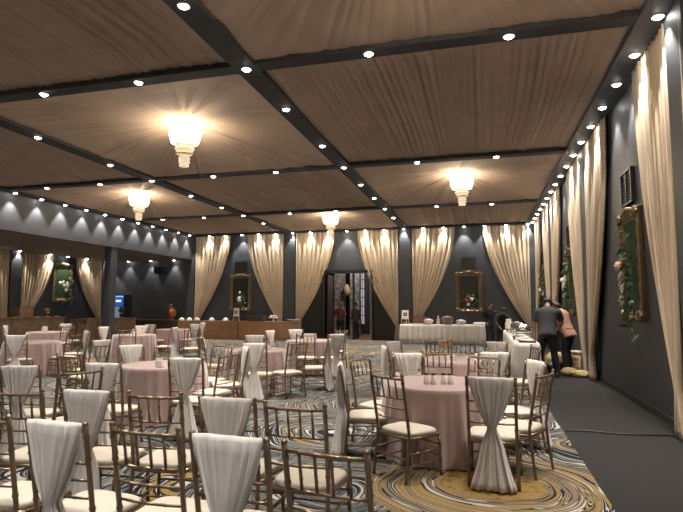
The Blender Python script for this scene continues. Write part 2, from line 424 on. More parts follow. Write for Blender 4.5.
for y, d, l, s_ in al:
    curtain((XA, y, 0), (0, d, 0), (1, 0, 0), 1.75, 3.74, .75, l, s_, ga)

# ------------------------------------------------------------------ gilt frames, grilles, flowers
def leaf_at(b, p, d, ln, w):
    d = Vector(d).normalized(); s = d.orthogonal().normalized(); s.rotate(Matrix.Rotation(R.uniform(0, 6.28), 3, d)); nn = d.cross(s)
    p = Vector(p)
    pts = [p, p+d*ln*.35+s*w, p+d*ln, p+d*ln*.35-s*w, p+d*ln*.5+nn*w*.45]
    b.add(pts, [(0, 1, 4), (1, 2, 4), (2, 3, 4), (3, 0, 4)])
def frame(loc, rz, label, back_m, flower, flabel, vlabel, big=False, W=1.08, H=1.68, vent=True):
    """local: x along the wall, -y off the wall, origin at frame centre on the wall"""
    t = thing('picture_frame', label, 'frame', loc, rz, 'ornate gilt frames')
    w2, h2, p = W/2, H/2, .15
    b = MB()
    prof = [(0, 0), (0, .06), (.03, .085), (.06, .075), (.085, .05), (.11, .065), (.13, .04), (p, .03), (p, 0)]
    for q in range(4):
        L_ = (W if q % 2 == 0 else H); other = (H if q % 2 == 0 else W)
        rings = []
        ns = 40
        for i in range(ns+1):
            f = i/ns
            ring = []
            for a, d in prof:
                lim = L_/2-a
                s_ = -lim+2*lim*f
                orn = .010*math.sin(f*ns*.9*1.0)*(1 if .02 < a < .12 else 0)
                u, v = s_, other/2-a
                if q == 0: x, z = u, v
                elif q == 1: x, z = v, -u
                elif q == 2: x, z = -u, -v
                else: x, z = -v, u
                ring.append((x, -(d+orn), z))
            rings.append(ring)
        b.rings(rings, cap=False)
    b.build('moulding', 'gilt', t, False)
    for sx in (-1, 1):
        for sz in (-1, 1):
            c = MB()
            for i in range(7):
                a = i*.9; c.ball((sx*(w2-.07+.05*math.cos(a)), -.08, sz*(h2-.07+.05*math.sin(a))), .042, 8, 5)
            c.build('carving', 'gilt', t, True)
    c = MB()
    for i in range(-4, 5): c.ball((i*.075, -.07, h2+.03-.012*abs(i)), .05-.004*abs(i), 8, 5)
    c.build('carving', 'gilt', t, True)
    MB().box(-w2+.13, w2-.13, -.03, -.005, -h2+.13, h2-.13).build('backing', back_m, t)
    if vent:
        g = thing('louvre_box', vlabel, 'vent', (0, 0, 0), rz, 'black louvre boxes above the frames')
        g.location = Vector(loc)+Vector((0, 0, 1.22))
        e = MB(); e.box(-.28, .28, -.04, -.005, -.27, .27).build('back_panel', 'black', g)
        e = MB()
        for z in (-.27, .24): e.box(-.30, .30, -.07, -.005, z, z+.03)
        for x in (-.30, -.015, .27): e.box(x, x+.03, -.07, -.005, -.24, .24)
        e.build('casing', 'black', g)
        e = MB()
        for i in range(9): e.box(-.28, .28, -.06, -.04, -.22+i*.05, -.205+i*.05)
        e.build('louvre', 'grille', g)
    # flower arrangement hung in the frame
    f = thing('flower_arrangement', flabel, 'flowers', Vector(loc), rz, 'hanging flower arrangements')
    b = MB(); nl = 95 if big else 70
    for i in range(nl):
        if big:
            z = R.gauss(-.25, .38); x = R.gauss(.25, .13); y_ = R.uniform(-.20, -.13)
        else:
            z = R.gauss(-.38, .20); x = R.gauss(.08, .13); y_ = R.uniform(-.26, -.10)
        z = max(-1.15 if big else -.85, min(.5, z))
        leaf_at(b, (x, y_, z), (R.gauss(0, .6), R.uniform(-1, .05), R.gauss(-.5, .7)), R.uniform(.10, .20), R.uniform(.02, .045))
    for i in range(5):
        x = R.gauss(.15 if big else .05, .06); b.tube([(x, -.14, -.1), (x+R.gauss(0, .04), -.2, -.4), (x+R.gauss(0, .08), -.18, -.75)], .008, 5)
    b.build('foliage', 'leaf', f)
    for i in range(9 if big else 7):
        p = (R.gauss(.05, .11), -(.15 if big else .24)-R.uniform(0, .08), R.gauss(-.18 if big else -.30, .14))
        q = MB()
        for r_ in range(2):
            for k_ in range(6):
                a = k_*PI/3+r_*.5; rr = (.05-.02*r_)*(1 if big else .75)
                q.ball((p[0]+rr*math.cos(a), p[1]-.025*r_, p[2]+rr*math.sin(a)), .036 if big else .027, 6, 4, (1, .5, 1))
        q.ball((p[0], p[1]-.045, p[2]), .022, 6, 4)
        q.build('blossom', flower if i % 3 else 'wflower', f, True)
    if not big:
        q = MB(); q.box(.045, .085, -.16, -.152, -1.12, -.55); q.box(.0, .03, -.17, -.162, -.98, -.6); q.build('ribbon', 'ribbon', f)
frame((-.48, YB, 2.09), 0, 'gilt frame on the back wall above the white-skirted table', 'mirror', 'rflower', 'red and white flowers hanging in the frame above the white-skirted table', 'black louvre box above the gilt frame over the white-skirted table')
frame((-11.05, YB, 2.12), 0, 'gilt frame on the back wall above the long wood counter', 'mirror', 'wflower', 'white flowers hanging in the frame above the long wood counter', 'black louvre box above the frame over the wood counter')
frame((XR, 8.95, 2.12), -PI/2, 'largest looking gilt frame, on the tall wall by the aisle', 'moss', 'pflower', 'pale pink flowers with trailing greenery on the nearest gilt frame', 'black louvre box above the nearest gilt frame on the tall wall', True)
frame((XR, 14.6, 2.10), -PI/2, 'second gilt frame along the tall wall, behind the stooping pair', 'moss', 'wflower', 'trailing greenery on the second frame along the tall wall', 'black louvre box above the second frame along the tall wall', True)
frame((XR, 20.2, 2.10), -PI/2, 'farthest gilt frame along the tall wall', 'mirror', 'wflower', 'white flowers on the farthest frame along the tall wall', 'black louvre box above the farthest frame along the tall wall', True)
frame((XA, 19.85, 2.55), PI/2, 'gilt frame with green panel between drapes in the alcove', 'moss', 'wflower', 'white flowers on the green panel in the alcove', '', True, vent=False)

# ------------------------------------------------------------------ chairs
def bamboo(b, pts, r, n=8, nodes=()):
    """a rod with raised cane rings; nodes are fractions along the rod"""
    P = [Vector(p) for p in pts]
    ts, rs = [], []
    def at(t):
        f = t*(len(P)-1); i = min(int(f), len(P)-2); return P[i].lerp(P[i+1], f-i)
    marks = [(i/(len(P)-1), r) for i in range(len(P))]
    for q in nodes: marks += [(q-.012, r), (q-.004, r*1.28), (q+.004, r*1.28), (q+.012, r)]
    marks.sort()
    b.tube([at(t) for t, _ in marks], [k_ for _, k_ in marks], n)
    return b
def backy(z): return -.185-.085*max(0, (z-.43)/.51)
def backx(z): return .178 + .004*max(0, (z-.43)/.51)
def cushion_mesh():
    b = MB(); rings = []
    for s_, z in ((.90, .380), (.985, .383), (1, .392), (1, .404), (.985, .414), (.93, .421), (.6, .427), (.02, .429)):
        ring = []
        for j in range(32):
            a = 2*PI*j/32; c, s2 = math.cos(a), math.sin(a)
            k_ = 1/max(.001, (abs(c)**5+abs(s2)**5)**.2)
            x, y = c*k_*s_, s2*k_*s_
            ring.append((x*(.192+.012*y), y*.19+.005, z))
        rings.append(ring)
    return b.rings(rings)
def make_chair():
    t = thing('chiavari_chair', 'gold bamboo chair', 'chair')
    cushion_mesh().build('seat', 'cushion', t, True)
    b = MB()
    for p, q in (((-.19, .19), (.19, .19)), ((-.178, -.185), (.178, -.185)), ((-.19, .19), (-.178, -.185)), ((.19, .19), (.178, -.185))):
        b.tube([(*p, .368), (*q, .368)], .014, 8)
    b.box(-.18, .18, -.18, .18, .364, .382); b.build('seat_frame', 'gold', t, True)
    for s_ in (-1, 1):
        b = MB(); bamboo(b, [(s_*.186, -.235, 0), (s_*.180, -.20, .25), (s_*backx(.43), backy(.43), .43), (s_*backx(.7), backy(.7),   .70), (s_*backx(.93), backy(.93), .925)], .0130, 10, (.1, .3, .55, .80, .93))
        b.ball((s_*backx(.93), backy(.93), .928), .0155, 8, 5); b.build('back_post', 'gold', t, True)
        b = MB(); bamboo(b, [(s_*.196, .205, 0), (s_*.19, .19, .372)], .0128, 10, (.12, .45, .8)); b.build('leg', 'gold', t, True)
        for z in (.14, .24):
            yb = -.235+.035*z/.25 if z < .25 else -.2
            b = MB(); bamboo(b, [(s_*.184, yb, z), (s_*.194, .198, z)], .0078, 8, (.3, .7)); b.build('stretcher', 'gold', t, True)
    for z, y in ((.18, .197), (.28, .193)):
        b = MB(); bamboo(b, [(-.19, y, z), (.19, y, z)], .009, 8, (.3, .7)); b.build('stretcher', 'gold', t, True)
    b = MB(); bamboo(b, [(-.18, -.208, .20), (.18, -.208, .20)], .009, 8, (.3, .7)); b.build('stretcher', 'gold', t, True)
    def rail(z, r, bow, nm, nd):
        b = MB(); pts = [(x*backx(z), backy(z)-bow*(1-x*x), z) for x in (-1, -.6, -.2, .2, .6, 1)]
        bamboo(b, pts, r, 8, nd); return b.build(nm, 'gold', t, True)
    rail(.895, .0105, .022, 'top_rail', (.2, .4, .6, .8))
    for z in (.72, .63, .535): rail(z, .0078, .02, 'cross_rail', (.25, .5, .75))
    for x in (-.6, -.2, .2, .6):
        b = MB(); bamboo(b, [(x*backx(.72), backy(.72)-.02*(1-x*x), .72), (x*backx(.895), backy(.895)-.022*(1-x*x),   .895)], .0075, 8, (.3, .7)); b.build('spindle', 'gold', t, True)
    return t
def make_sash():
    b = MB(); rings = []; n_ = 132
    rows_ = [(.935, .160, .004, 0), (.932, .170, .016, 0), (.915, .172, .027, .0), (.86, .162, .030, -.006), (.80, .148, .032, -.012), (.74, .130, .034, -.02), (.68, .108, .036, -.028), (.62, .084, .036, -.036), (.57, .060, .034, -.044), (.535, .042, .030, -.05), (.51, .036, .028, -.052), (.48, .044, .030, -.052), (.43, .062, .036, -.054), (.35, .086, .042, -.058), (.25, .110, .046, -.062), (.15, .134, .052, -.066), (.07, .155, .058, -.07), (.015, .172, .064, -.074)]
    for z, hw, ht, yo in rows_:
        yc = (backy(z) if z > .43 else -.185-.02*(1-z/.43))-.012+yo
        k_ = min(1, max(0, (.93-z)/.1)); amp = .16*k_
        ring = []
        for j in range(n_):
            a = 2*PI*j/n_
            x = math.cos(a); y = math.sin(a)
            sx = math.copysign(abs(x)**.75, x); sy = math.copysign(abs(y)**.55, y)
            pl = math.sin(sx*19+1.3*math.sin(sx*7+z*2))*ht*.28*k_+(1-1.6*abs(math.sin(sx*23+.8*math.sin(sx*5))))*ht*.20*k_
            ring.append((sx*hw*(1+.02*math.sin(z*23)*k_), yc+sy*ht+(pl if y < 0 else -pl), z+(.003*math.sin(sx*9) if z > .9 else 0)))
        rings.append(ring)
    b.rings(rings)
    return b.mesh('chair_sash', 'sash', True)
K, CZ, TZ = 1.045, .973, .945      # floor plan, chair height and table height in metres per unit
chair0 = make_chair(); sash_me = make_sash(); first = [True]
def chair(mx, my, d, sash, label, group):
    """mx,my: middle between the post tips; d: turn about z, 0 = facing away from the viewer along the hall"""
    return put_chair(mx*K, my*K, d, sash, label, group)
def put_chair(mx, my, d, sash, label, group):
    r = rad(d); fx, fy = -math.sin(r), math.cos(r)
    if first[0]: o = chair0; first[0] = False
    else: o = copy_tree(chair0)
    o.location = (mx+.265*fx, my+.265*fy, 0); o.rotation_euler = (0, 0, r); o.scale = (1.08, 1, CZ)
    tag(o, label, 'chair', group)
    if sash:
        s_ = bpy.data.objects.new('chair_sash', sash_me); COL.objects.link(s_)
        s_.location = o.location; s_.rotation_euler = o.rotation_euler
        s_.scale = (-1.08 if R.random() < .5 else 1.08, 1, CZ)
        tag(s_, 'white sash tied on the ' + sash, 'chair sash', 'white chair sashes')
    return o
def face(mx, my, t): return math.degrees(math.atan2(t[1]-my, t[0]-mx))-90
def around(t, mx, my, sash, label, group, jit=0):
    mx *= K; my *= K; d_ = math.hypot(mx-t[0], my-t[1])
    if d_ < 1.08: mx, my = t[0]+(mx-t[0])*1.08/d_, t[1]+(my-t[1])*1.08/d_     # seat edge just clears the cloth
    return put_chair(mx, my, face(mx, my, t)+jit, sash, label, group)
g0, g1 = 'chairs in the row nearest the viewer', 'chairs in the second row from the viewer'
P1 = 'chairs in loose rows in front'
chair(-2.56, 2.25, 0, None, 'gold chair without sash, nearest row, cut by the picture edge', g0)
chair(-2.05, 2.22, -5, 'first whole chair of the nearest row', 'gold chair with white sash, first whole chair of the nearest row', g0)
chair(-1.56, 2.24, -3, None, 'bare gold chair between the two sashed chairs of the nearest row', g0)
chair(-1.09, 2.17, -5, 'sashed chair of the nearest row touching the bare end chair', 'gold chair with white sash beside the bare end chair, nearest row', g0)
chair(-.63, 2.11, -10, None, 'bare gold chair ending the nearest row, its ivory seat toward the aisle', g0)
chair(-1.07, 2.97, -3, None, 'bare gold chair ending the second row, on open carpet', g1)
chair(-1.54, 3.04, -1, 'second-row chair beside the bare end chair', 'gold chair with white sash beside the bare end chair of the second row', g1)
chair(-2.10, 3.11, 4, None, 'bare gold chair between two sashed chairs in the second row', g1)
chair(-2.59, 3.07, 3, 'second-row chair behind the first whole sashed chair', 'gold chair with white sash, second row, behind the first whole sashed chair', g1)
chair(-3.08, 2.97, 8, None, 'bare gold chair of the second row at the picture edge', g1)
chair(-4.26, 4.13, 15, 'lone chair at the picture edge behind the second row', 'gold chair with white sash at the picture edge behind the second row', P1)
chair(-3.50, 4.05, 62, None, 'bare gold chair turned sideways behind the second row', P1)
T = dict(T1=(-.43, 5.40), T2=(-.32, 7.80), T3=(-3.84, 8.62), T4=(-4.03, 6.15), T5=(-9.30, 9.30), T6=(-12.4, 12.9), T7=(-8.95, 12.25), T8=(-9.75, 15.3), T9=(-3.68, 11.25))
T = {k_: (x*K, y*K) for k_, (x, y) in T.items()}
t = T['T1']; g = 'chairs at the table with two pairs of shakers'; N1 = 'nearest pink table'
chair(-.79, 4.46, -36, None, 'bare gold chair nearest the viewer at the nearest pink table, back turned', g)
chair(-1.35, 5.10, -78, 'chair seen edge-on at the nearest pink table', 'gold chair with sash seen edge-on, nearest pink table', g)
chair(-1.32, 5.80, -112, None, 'bare gold chair behind the edge-on sashed chair, nearest pink table', g)
chair(.06, 4.43, -4, 'chair facing away at the nearest pink table, over gold carpet', 'gold chair with long sash trailing on gold carpet, nearest pink table', g)
around(t, .52, 4.92, None, 'bare gold chair at the nearest pink table beside the grey aisle', g)
around(t, .53, 5.85, 'chair by the grey aisle at the nearest pink table', 'gold chair with sash, farther one by the aisle at the nearest pink table', g)
around(t, -.86, 6.40, 'far-side chair facing the viewer at the nearest pink table', 'gold chair with sash on the far side of the nearest pink table', g)
around(t, .02, 6.45, None, 'bare gold chair on the far side of the nearest pink table', g)
t = T['T2']; g = 'chairs at the second pink table by the aisle'; N2 = 'second pink table by the aisle'
chair(-.56, 6.78, -2, None, 'bare gold chair in front of the ' + N2, g)
chair(.14, 6.80, 10, 'chair in front of the ' + N2, 'gold chair with sash in front of the ' + N2, g)
around(t, -1.32, 7.42, 'aisle-facing chair of the ' + N2, 'gold chair with sash facing the aisle at the ' + N2, g)
around(t, -1.36, 8.40, 'farthest corner chair of the ' + N2, 'gold chair with sash at the far corner of the ' + N2, g)
around(t, -.72, 8.90, None, 'bare gold chair behind the ' + N2 + ', next to the corner sash', g)
around(t, -.30, 8.92, None, 'bare gold chair directly behind the ' + N2, g)
around(t, .22, 8.75, 'chair nearest the serving table, second pink table', 'gold chair with sash behind the ' + N2 + ', nearest the serving table', g)
around(t, .74, 8.05, None, 'bare gold chair between the second pink table and serving table', g)
t = T['T3']; g = 'chairs at the pink table in the middle of the hall'; N3 = 'mid-hall pink table'
chair(-3.36, 7.50, 8, 'chair in front of the ' + N3, 'gold chair with long sash in front of the ' + N3, g)
around(t, -4.25, 9.50, 'far-side chair of the ' + N3, 'gold chair with sash behind the ' + N3, g)
around(t, -2.82, 7.95, None, 'bare gold chair with ivory seat beside the ' + N3, g)
around(t, -2.58, 8.88, 'chair behind the bare one beside the ' + N3, 'gold chair with sash seen side-on at the ' + N3, g)
around(t, -4.66, 8.55, None, 'bare gold chair on the bar side of the ' + N3, g, 40)
t = T['T4']; g = 'chairs at the pink table behind the second row'; N4 = 'pink table behind the chair rows'
chair(-3.65, 4.52, 8, 'chair standing free behind the second row', 'gold chair with sash standing free between the second row and a pink table', g)
chair(-3.14, 5.20, 12, 'chair in front of the ' + N4, 'gold chair with long sash in front of the ' + N4, g)
around(t, -2.99, 5.95, None, 'bare gold chair with ivory seat, open side of the ' + N4, g)
around(t, -3.18, 6.80, 'open-side chair of the ' + N4, 'gold chair with sash on the open side of the ' + N4, g)
around(t, -4.90, 6.66, 'far corner chair of the ' + N4, 'gold chair with sash at the far corner of the ' + N4, g)
around(t, -3.75, 7.22, None, 'bare gold chair behind the ' + N4, g)
chair(-4.72, 5.25, -8, None, 'bare gold chair on the bar side of the ' + N4, g)
chair(-5.55, 6.75, 70, None, 'bare gold chair turned sideways on open carpet toward the bar', 'loose chairs on open carpet')
chair(-6.15, 7.55, 80, 'loose chair standing on open carpet toward the bar', 'gold chair with sash standing on open carpet toward the bar', 'loose chairs on open carpet')
t = T['T5']; g = 'chairs at the pink table by the bar'; N5 = 'near pink table by the bar'
around(t, -8.75, 8.35, 'chair in front of the ' + N5, 'gold chair with sash in front of the ' + N5, g)
around(t, -8.72, 10.2, 'far chair of the ' + N5, 'gold chair with sash behind the ' + N5, g)
around(t, -8.20, 9.25, None, 'bare gold chair on the hall side of the ' + N5, g)
around(t, -9.85, 8.30, None, 'bare gold chair at the picture edge by the ' + N5, g)
t = T['T6']; g = 'chairs at the far pink table by the bar'; N6 = 'far pink table by the bar'
around(t, -12.1, 14.0, None, 'bare gold chair behind the ' + N6, g)
around(t, -12.75, 14.0, 'far chair of the ' + N6, 'gold chair with sash behind the ' + N6, g)
around(t, -13.4, 12.4, 'bar side chair of the ' + N6, 'gold chair with sash on the bar side of the ' + N6, g)
around(t, -11.4, 12.6, None, 'bare gold chair on the hall side of the ' + N6, g)
t = T['T7']; g = 'chairs at the pink table near the black column'; N7 = 'pink table near the black column'
around(t, -9.45, 13.25, 'far chair of the ' + N7, 'gold chair with sash behind the ' + N7, g)
around(t, -7.85, 12.4, 'hall side chair of the ' + N7, 'gold chair with sash on the hall side of the ' + N7, g)
around(t, -10.0, 12.35, 'bar side chair of the ' + N7, 'gold chair with sash on the bar side of the ' + N7, g)
around(t, -8.45, 11.3, None, 'bare gold chair in front of the ' + N7, g)
t = T['T8']; g = 'chairs at the pink table before the wood counter'; N8 = 'pink table before the wood counter'
around(t, -8.72, 14.9, 'hall side chair of the ' + N8, 'gold chair with sash on the hall side of the ' + N8, g)
around(t, -9.2, 16.25, 'far chair of the ' + N8, 'gold chair with sash behind the ' + N8, g)
around(t, -9.85, 14.25, 'near chair of the ' + N8, 'gold chair with sash in front of the ' + N8, g)
around(t, -6.9, 11.7, None, 'lone bare gold chair on open carpet before the wood counter', 'loose chairs on open carpet')
t = T['T9']; g = 'chairs at the pink table before the doorway'; N9 = 'pink table before the doorway'
around(t, -3.45, 10.2, None, 'bare gold chair in front of the ' + N9, g)
around(t, -4.35, 12.1, 'far corner chair of the ' + N9, 'gold chair with sash at the far corner of the ' + N9, g)
around(t, -2.84, 10.35, 'doorway side chair of the ' + N9, 'gold chair with sash on the doorway side of the ' + N9, g)
around(t, -3.25, 12.25, None, 'bare gold chair behind the ' + N9, g)
around(t, -4.76, 11.5, 'bar side chair of the ' + N9, 'gold chair with sash on the bar side of the ' + N9, g)

# ------------------------------------------------------------------ tablecloths
def tablecloth(x, y, label, sd, r=.565):
    b = MB(); n_ = 200; rings = []
    prof = [(.01, .755), (.3, .755), (.52, .755), (.552, .752), (.563, .742), (.566, .70), (.572, .6), (.580, .45), (.590, .3), (.600, .15), (.608, .012)]
    for rr, z in prof:
        k_ = max(0, (.735-z)/.72)
        ring = []
        for j in range(n_):
            a = 2*PI*j/n_
            w = math.sin(a*21+1.5*math.sin(a*3+sd)+sd)+.5*math.sin(a*34+sd*2+.4*math.sin(a*5))
            q = rr*(r/.565)+k_**.7*.027*w+k_*.01
            ring.append((q*math.cos(a), q*math.sin(a), z))
        rings.append(ring)
    b.rings(rings, cap=False); b.add(rings[0], [tuple(range(n_))])
    o = b.build('tablecloth', 'pink', smooth=True)
    o.location = (x, y, 0); o.scale = (1, 1, TZ)
    return tag(o, label, 'tablecloth', 'pink round tables')
TL = dict(T1='pink floor-length cloth on the nearest round table, beside the grey aisle', T2='pink cloth on the round table just behind the nearest one, by the aisle', T3='pink cloth on the round table in mid hall before the wood counter', T4='pink cloth on the round table behind the loose chair rows', T5='pink cloth on the nearer round table by the bar', T6='pink cloth on the farther round table by the bar', T7='pink cloth on the round table near the black column', T8='pink cloth on the round table before the copper urn', T9='pink cloth on the round table before the doorway')
for i, (k_, (x, y)) in enumerate(T.items()): tablecloth(x, y, TL[k_], i+1)

def shaker(x, y, label, group, m='shaker', h=.112, capm='black'):
    t = thing('shaker', label, 'shaker', (x*K, y*K, .755*TZ), 0, group)
    MB().lathe([(.026, 0), (.029, .003), (.029, h*.3), (.026, h*.75), (.019, h*.8)], n=16).build('body', m, t, True)
    MB().lathe([(.021, h*.8), (.021, h*.95), (.012, h), (.002, h)], n=16).build('cap', capm, t, True)
gs = 'shaker pairs on the nearest pink table'
for x, y, l in ((-.53, 5.22, 'first shaker of the pair nearer the edge-on chair'), (-.465, 5.23, 'second shaker of the pair nearer the edge-on chair'), (-.37, 5.26, 'first shaker of the pair nearer the long sash'), (-.305, 5.27, 'second shaker of the pair nearer the long sash')):
    shaker(x, y, 'white black-capped ' + l, gs)
def napkin_box(x, y, label, z=.755, w=.11, h=.10):
    t = thing('napkin_holder', label, 'napkin holder', (x*K, y*K, z*TZ), R.uniform(-.6, .6), 'table centre pieces')
    MB().box(-w/2, w/2, -.035, .035, 0, h*.75).build('holder', 'shaker', t, bevel=.006)
    b = MB()
    for i in range(3): b.box(-w/2+.01, w/2-.01, -.022+i*.016, -.012+i*.016, h*.2, h-.01*abs(i-1))
    b.build('napkins', 'white', t)
napkin_box(-.42, 7.55, 'white napkin holder on the second pink table by the aisle'); napkin_box(-.15, 7.62, 'small white caddy beside the napkin holder, second pink table', h=.07)
napkin_box(-3.60, 5.82, 'white napkin holder on the pink table behind the chair rows', h=.14, w=.14)
napkin_box(-3.85, 5.78, 'clear glass caddy on the pink table behind the chair rows', h=.12, w=.09)
napkin_box(-8.75, 12.05, 'white napkin holder on the pink table near the black column', w=.25, h=.16)
napkin_box(-12.2, 12.6, 'white napkin holder on the far pink table by the bar', w=.22, h=.18)
napkin_box(-3.65, 11.1, 'white napkin holder on the pink table before the doorway', w=.3, h=.16)
napkin_box(-3.62, 8.6, 'white napkin holder on the mid-hall pink table', w=.12, h=.09)
shaker(-.08, 7.85, 'white shaker on the second pink table by the aisle', 'small shakers'); shaker(-.02, 7.83, 'black-capped shaker next to the caddy, second pink table', 'small shakers')

# ------------------------------------------------------------------ skirted tables
def skirt(x0, x1, y0, y1, z, label, rnd=.12, fold=.05, name='buffet_table'):
    t = thing(name, label, 'buffet table', ((x0+x1)/2, (y0+y1)/2, 0))
    w, d = (x1-x0)/2, (y1-y0)/2
    pts = []                                               # rounded rectangle outline
    for cx, cy, a0 in ((w-rnd, d-rnd, 0), (-w+rnd, d-rnd, 90), (-w+rnd, -d+rnd, 180), (w-rnd, -d+rnd, 270)):
        for i in range(7): a = rad(a0+15*i); pts.append((cx+rnd*math.cos(a), cy+rnd*math.sin(a)))
    dense = []
    for i, p in enumerate(pts):
        q = pts[(i+1) % len(pts)]; L_ = math.hypot(q[0]-p[0], q[1]-p[1]); m_ = max(1, int(L_/.016))
        for k_ in range(m_): dense.append((p[0]+(q[0]-p[0])*k_/m_, p[1]+(q[1]-p[1])*k_/m_))
    b = MB(); rings = []
    for s_, zz in ((1.0, z+.004), (1.0, z-.03)):
        rings.append([(p[0]*s_, p[1]*s_, zz) for p in dense])
    b.rings(rings); b.build('table_top', 'white', t)
    b = MB(); rings = []; nn = len(dense)
    for zz, k_ in ((z-.002, .004), (z-.08, .012), (z-.3, .018), (.3, .022), (.012, .026)):
        ring = []
        for i, p in enumerate(dense):
            q0, q1 = dense[i-1], dense[(i+1) % nn]; tx, ty = q1[0]-q0[0], q1[1]-q0[1]; l_ = math.hypot(tx, ty) or 1
            ph = i*.016*2*PI/fold/2.2; off = k_*(1.1+math.sin(ph+.8*math.sin(i*.05))+.3*math.sin(2.7*ph))
            ring.append((p[0]+ty/l_*off, p[1]-tx/l_*off, zz))
        rings.append(ring)
    b.rings(rings, cap=False); b.build('table_skirt', 'white', t, True, solid=.004)
    return t
skirt(-3.15, .20, 21.0, 21.75, .76, 'long white-skirted buffet table against the back wall under the gilt frame', fold=.10)
skirt(.66, 1.12, 11.2, 17.4, .75, 'long white serving table along the aisle carrying chafing dishes', .2, fold=.2)

# ------------------------------------------------------------------ counters
def counter(x0, x1, y0, y1, z, label, m, top, name='serving_counter', cat='counter', over=.03):
    t = thing(name, label, cat, ((x0+x1)/2, (y0+y1)/2, 0)); w, d = (x1-x0)/2, (y1-y0)/2
    MB().box(-w, w, -d, d, .06, z-.04).build('body', m, t, bevel=.008)
    MB().box(-w+.04, w-.04, -d+.04, d-.04, 0, .06).build('plinth', 'dwood', t)
    MB().box(-w-over, w+over, -d-over, d+over, z-.04, z).build('worktop', top, t, bevel=.008)
    return t
wc = 'wood fronted counters along the back wall'
def woodcounter(x0, x1, label):
    t = thing('wood_counter', label, 'counter', ((x0+x1)/2, 22.05, 0), 0, wc); w = (x1-x0)/2
    MB().box(-w+.03, w-.03, -.20, .22, 0, .78).build('body', 'bwood', t)
    n_ = max(2, round(2*w/1.0)); 
    for i in range(n_):
        MB().box(-w+2*w*i/n_+.004, -w+2*w*(i+1)/n_-.004, -.235, -.205, .03, .82).build('front_panel', 'wood', t, bevel=.004)
    MB().box(-w, w, -.205, .24, .78, .82).build('worktop', 'wood', t, bevel=.004)
woodcounter(-13.65, -12.35, 'wood counter under the drape at the fascia corner')
woodcounter(-12.3, -10.62, 'middle wood counter below the frame with white flowers')
woodcounter(-10.57, -7.72, 'longest wood counter, ending near the doorway')
counter(-16.1, -13.75, 21.6, 22.2, .85, 'dark counter against the alcove back wall holding the copper urn', 'dwood', 'dwood')
counter(-16.1, -15.2, 9.5, 16.6, 1.10, 'tall dark bar counter in the alcove under a wide drape', 'bwood', 'bwood', 'bar_counter', over=.06)
counter(-16.1, -15.3, 17.9, 21.0, .98, 'short dark bar counter between the tall bar and the fridge', 'bwood', 'bwood', 'bar_counter', over=.05)

def dome(x, y, z, label, s_=1, group='white domed dishes on the counters'):
    t = thing('domed_dish', label, 'dish', (x, y, z), 0, group)
    MB().lathe([(.05, 0), (.06, .004), (.15*s_, .03), (.155*s_, .04), (.14*s_, .036), (.01, .02)], n=24, cap=False).build('plate', 'plate', t, True)
    MB().lathe([(.12*s_, .04), (.11*s_, .09*s_), (.075*s_, .125*s_), (.02, .14*s_), (.012, .165*s_), (.002, .17*s_)], n=24).build('lid', 'plate', t, True)
dl = ['standing on the dark counter next to the copper urn', 'second from the copper urn', 'under the drape gather, third from the copper urn', 'fourth from the copper urn', 'nearest the little easel']
for i, x in enumerate((-13.55, -13.15, -12.75, -12.0, -11.3)):
    dome(x, 22.0, .82, 'white domed dish ' + dl[i])
t = thing('cake_stand', 'white cake stand on the wood counter below a drape', 'cake stand', (-8.95, 22.0, .82))
MB().lathe([(.10, 0), (.10, .01), (.03, .03), (.025, .12), (.05, .14)], n=20).build('foot', 'plate', t, True)
MB().lathe([(.05, .14), (.22, .15), (.225, .17), (.01, .165)], n=24).build('plate', 'plate', t, True)
MB().lathe([(.17, .17), (.17, .25), (.15, .27), (.01, .27)], n=24).build('cake', 'white', t, True)
t = thing('flat_stand', 'low wide tray stand near the doorway end of the counter', 'tray stand', (-8.0, 22.0, .82))
MB().lathe([(.12, 0), (.12, .012), (.03, .03), (.03, .06)], n=20).build('foot', 'plate', t, True)
MB().lathe([(.03, .06), (.30, .07), (.31, .09), (.01, .082)], n=28).build('tray', 'plate', t, True)
t = thing('serving_box', 'dark wooden box on the wood counter beside the cake stand', 'box', (-9.75, 22.0, .82))
MB().box(-.38, .38, -.14, .14, 0, .20).build('body', 'dwood', t, bevel=.01); MB().box(-.40, .40, -.16, .16, .20, .23).build('lid', 'dwood', t, bevel=.008)
# easels carrying cards
def easel(x, y, z, rz, label):
    t = thing('card_easel', label, 'easel', (x, y, z), rz, 'small table easels')
    for s_ in (-1, 1): MB().tube([(s_*.17, -.06, 0), (s_*.10, .02, .55)], .014, 6).build('leg', 'cream', t, True)
    MB().tube([(0, .22, 0), (0, .03, .5)], .014, 6).build('leg', 'cream', t, True)
    b = MB(); b.box(-.17, .17, -.07, -.02, .20, .225); b.box(-.15, .15, -.04, -.02, .08, .10); b.build('ledge', 'cream', t)
    T_ = Matrix.Translation((0, -.05, .23)) @ Matrix.Rotation(rad(-9), 4, 'X')
    b = MB(); b.box(-.14, .14, -.006, .006, 0, .34, T_); b.build('card', 'plate', t)
    b = MB(); b.box(-.07, .07, -.009, -.0065, .10, .24, T_)
    b.build('printed_mark', 'grille', t); b = MB(); b.box(-.035, .035, -.011, -.0095, .15, .19, T_); b.build('printed_mark', 'plate', t)
easel(-10.75, 22.0, .82, -.2, 'small white card on an easel on the wood counter')
easel(-2.98, 21.4, .764, -.1, 'small white card on an easel on the white-skirted table')
t = thing('serving_box', 'reddish wooden crate beside the easel on the white-skirted table', 'box', (-2.42, 21.45, .764))
MB().box(-.25, .25, -.16, .16, 0, .30).build('body', mat('reddish_wood', (.20, .09, .055), .6, noise_amt=.2), t, bevel=.01); MB().box(-.26, .26, -.17, .17, .30, .325).build('lid', 'dwood', t, bevel=.006)
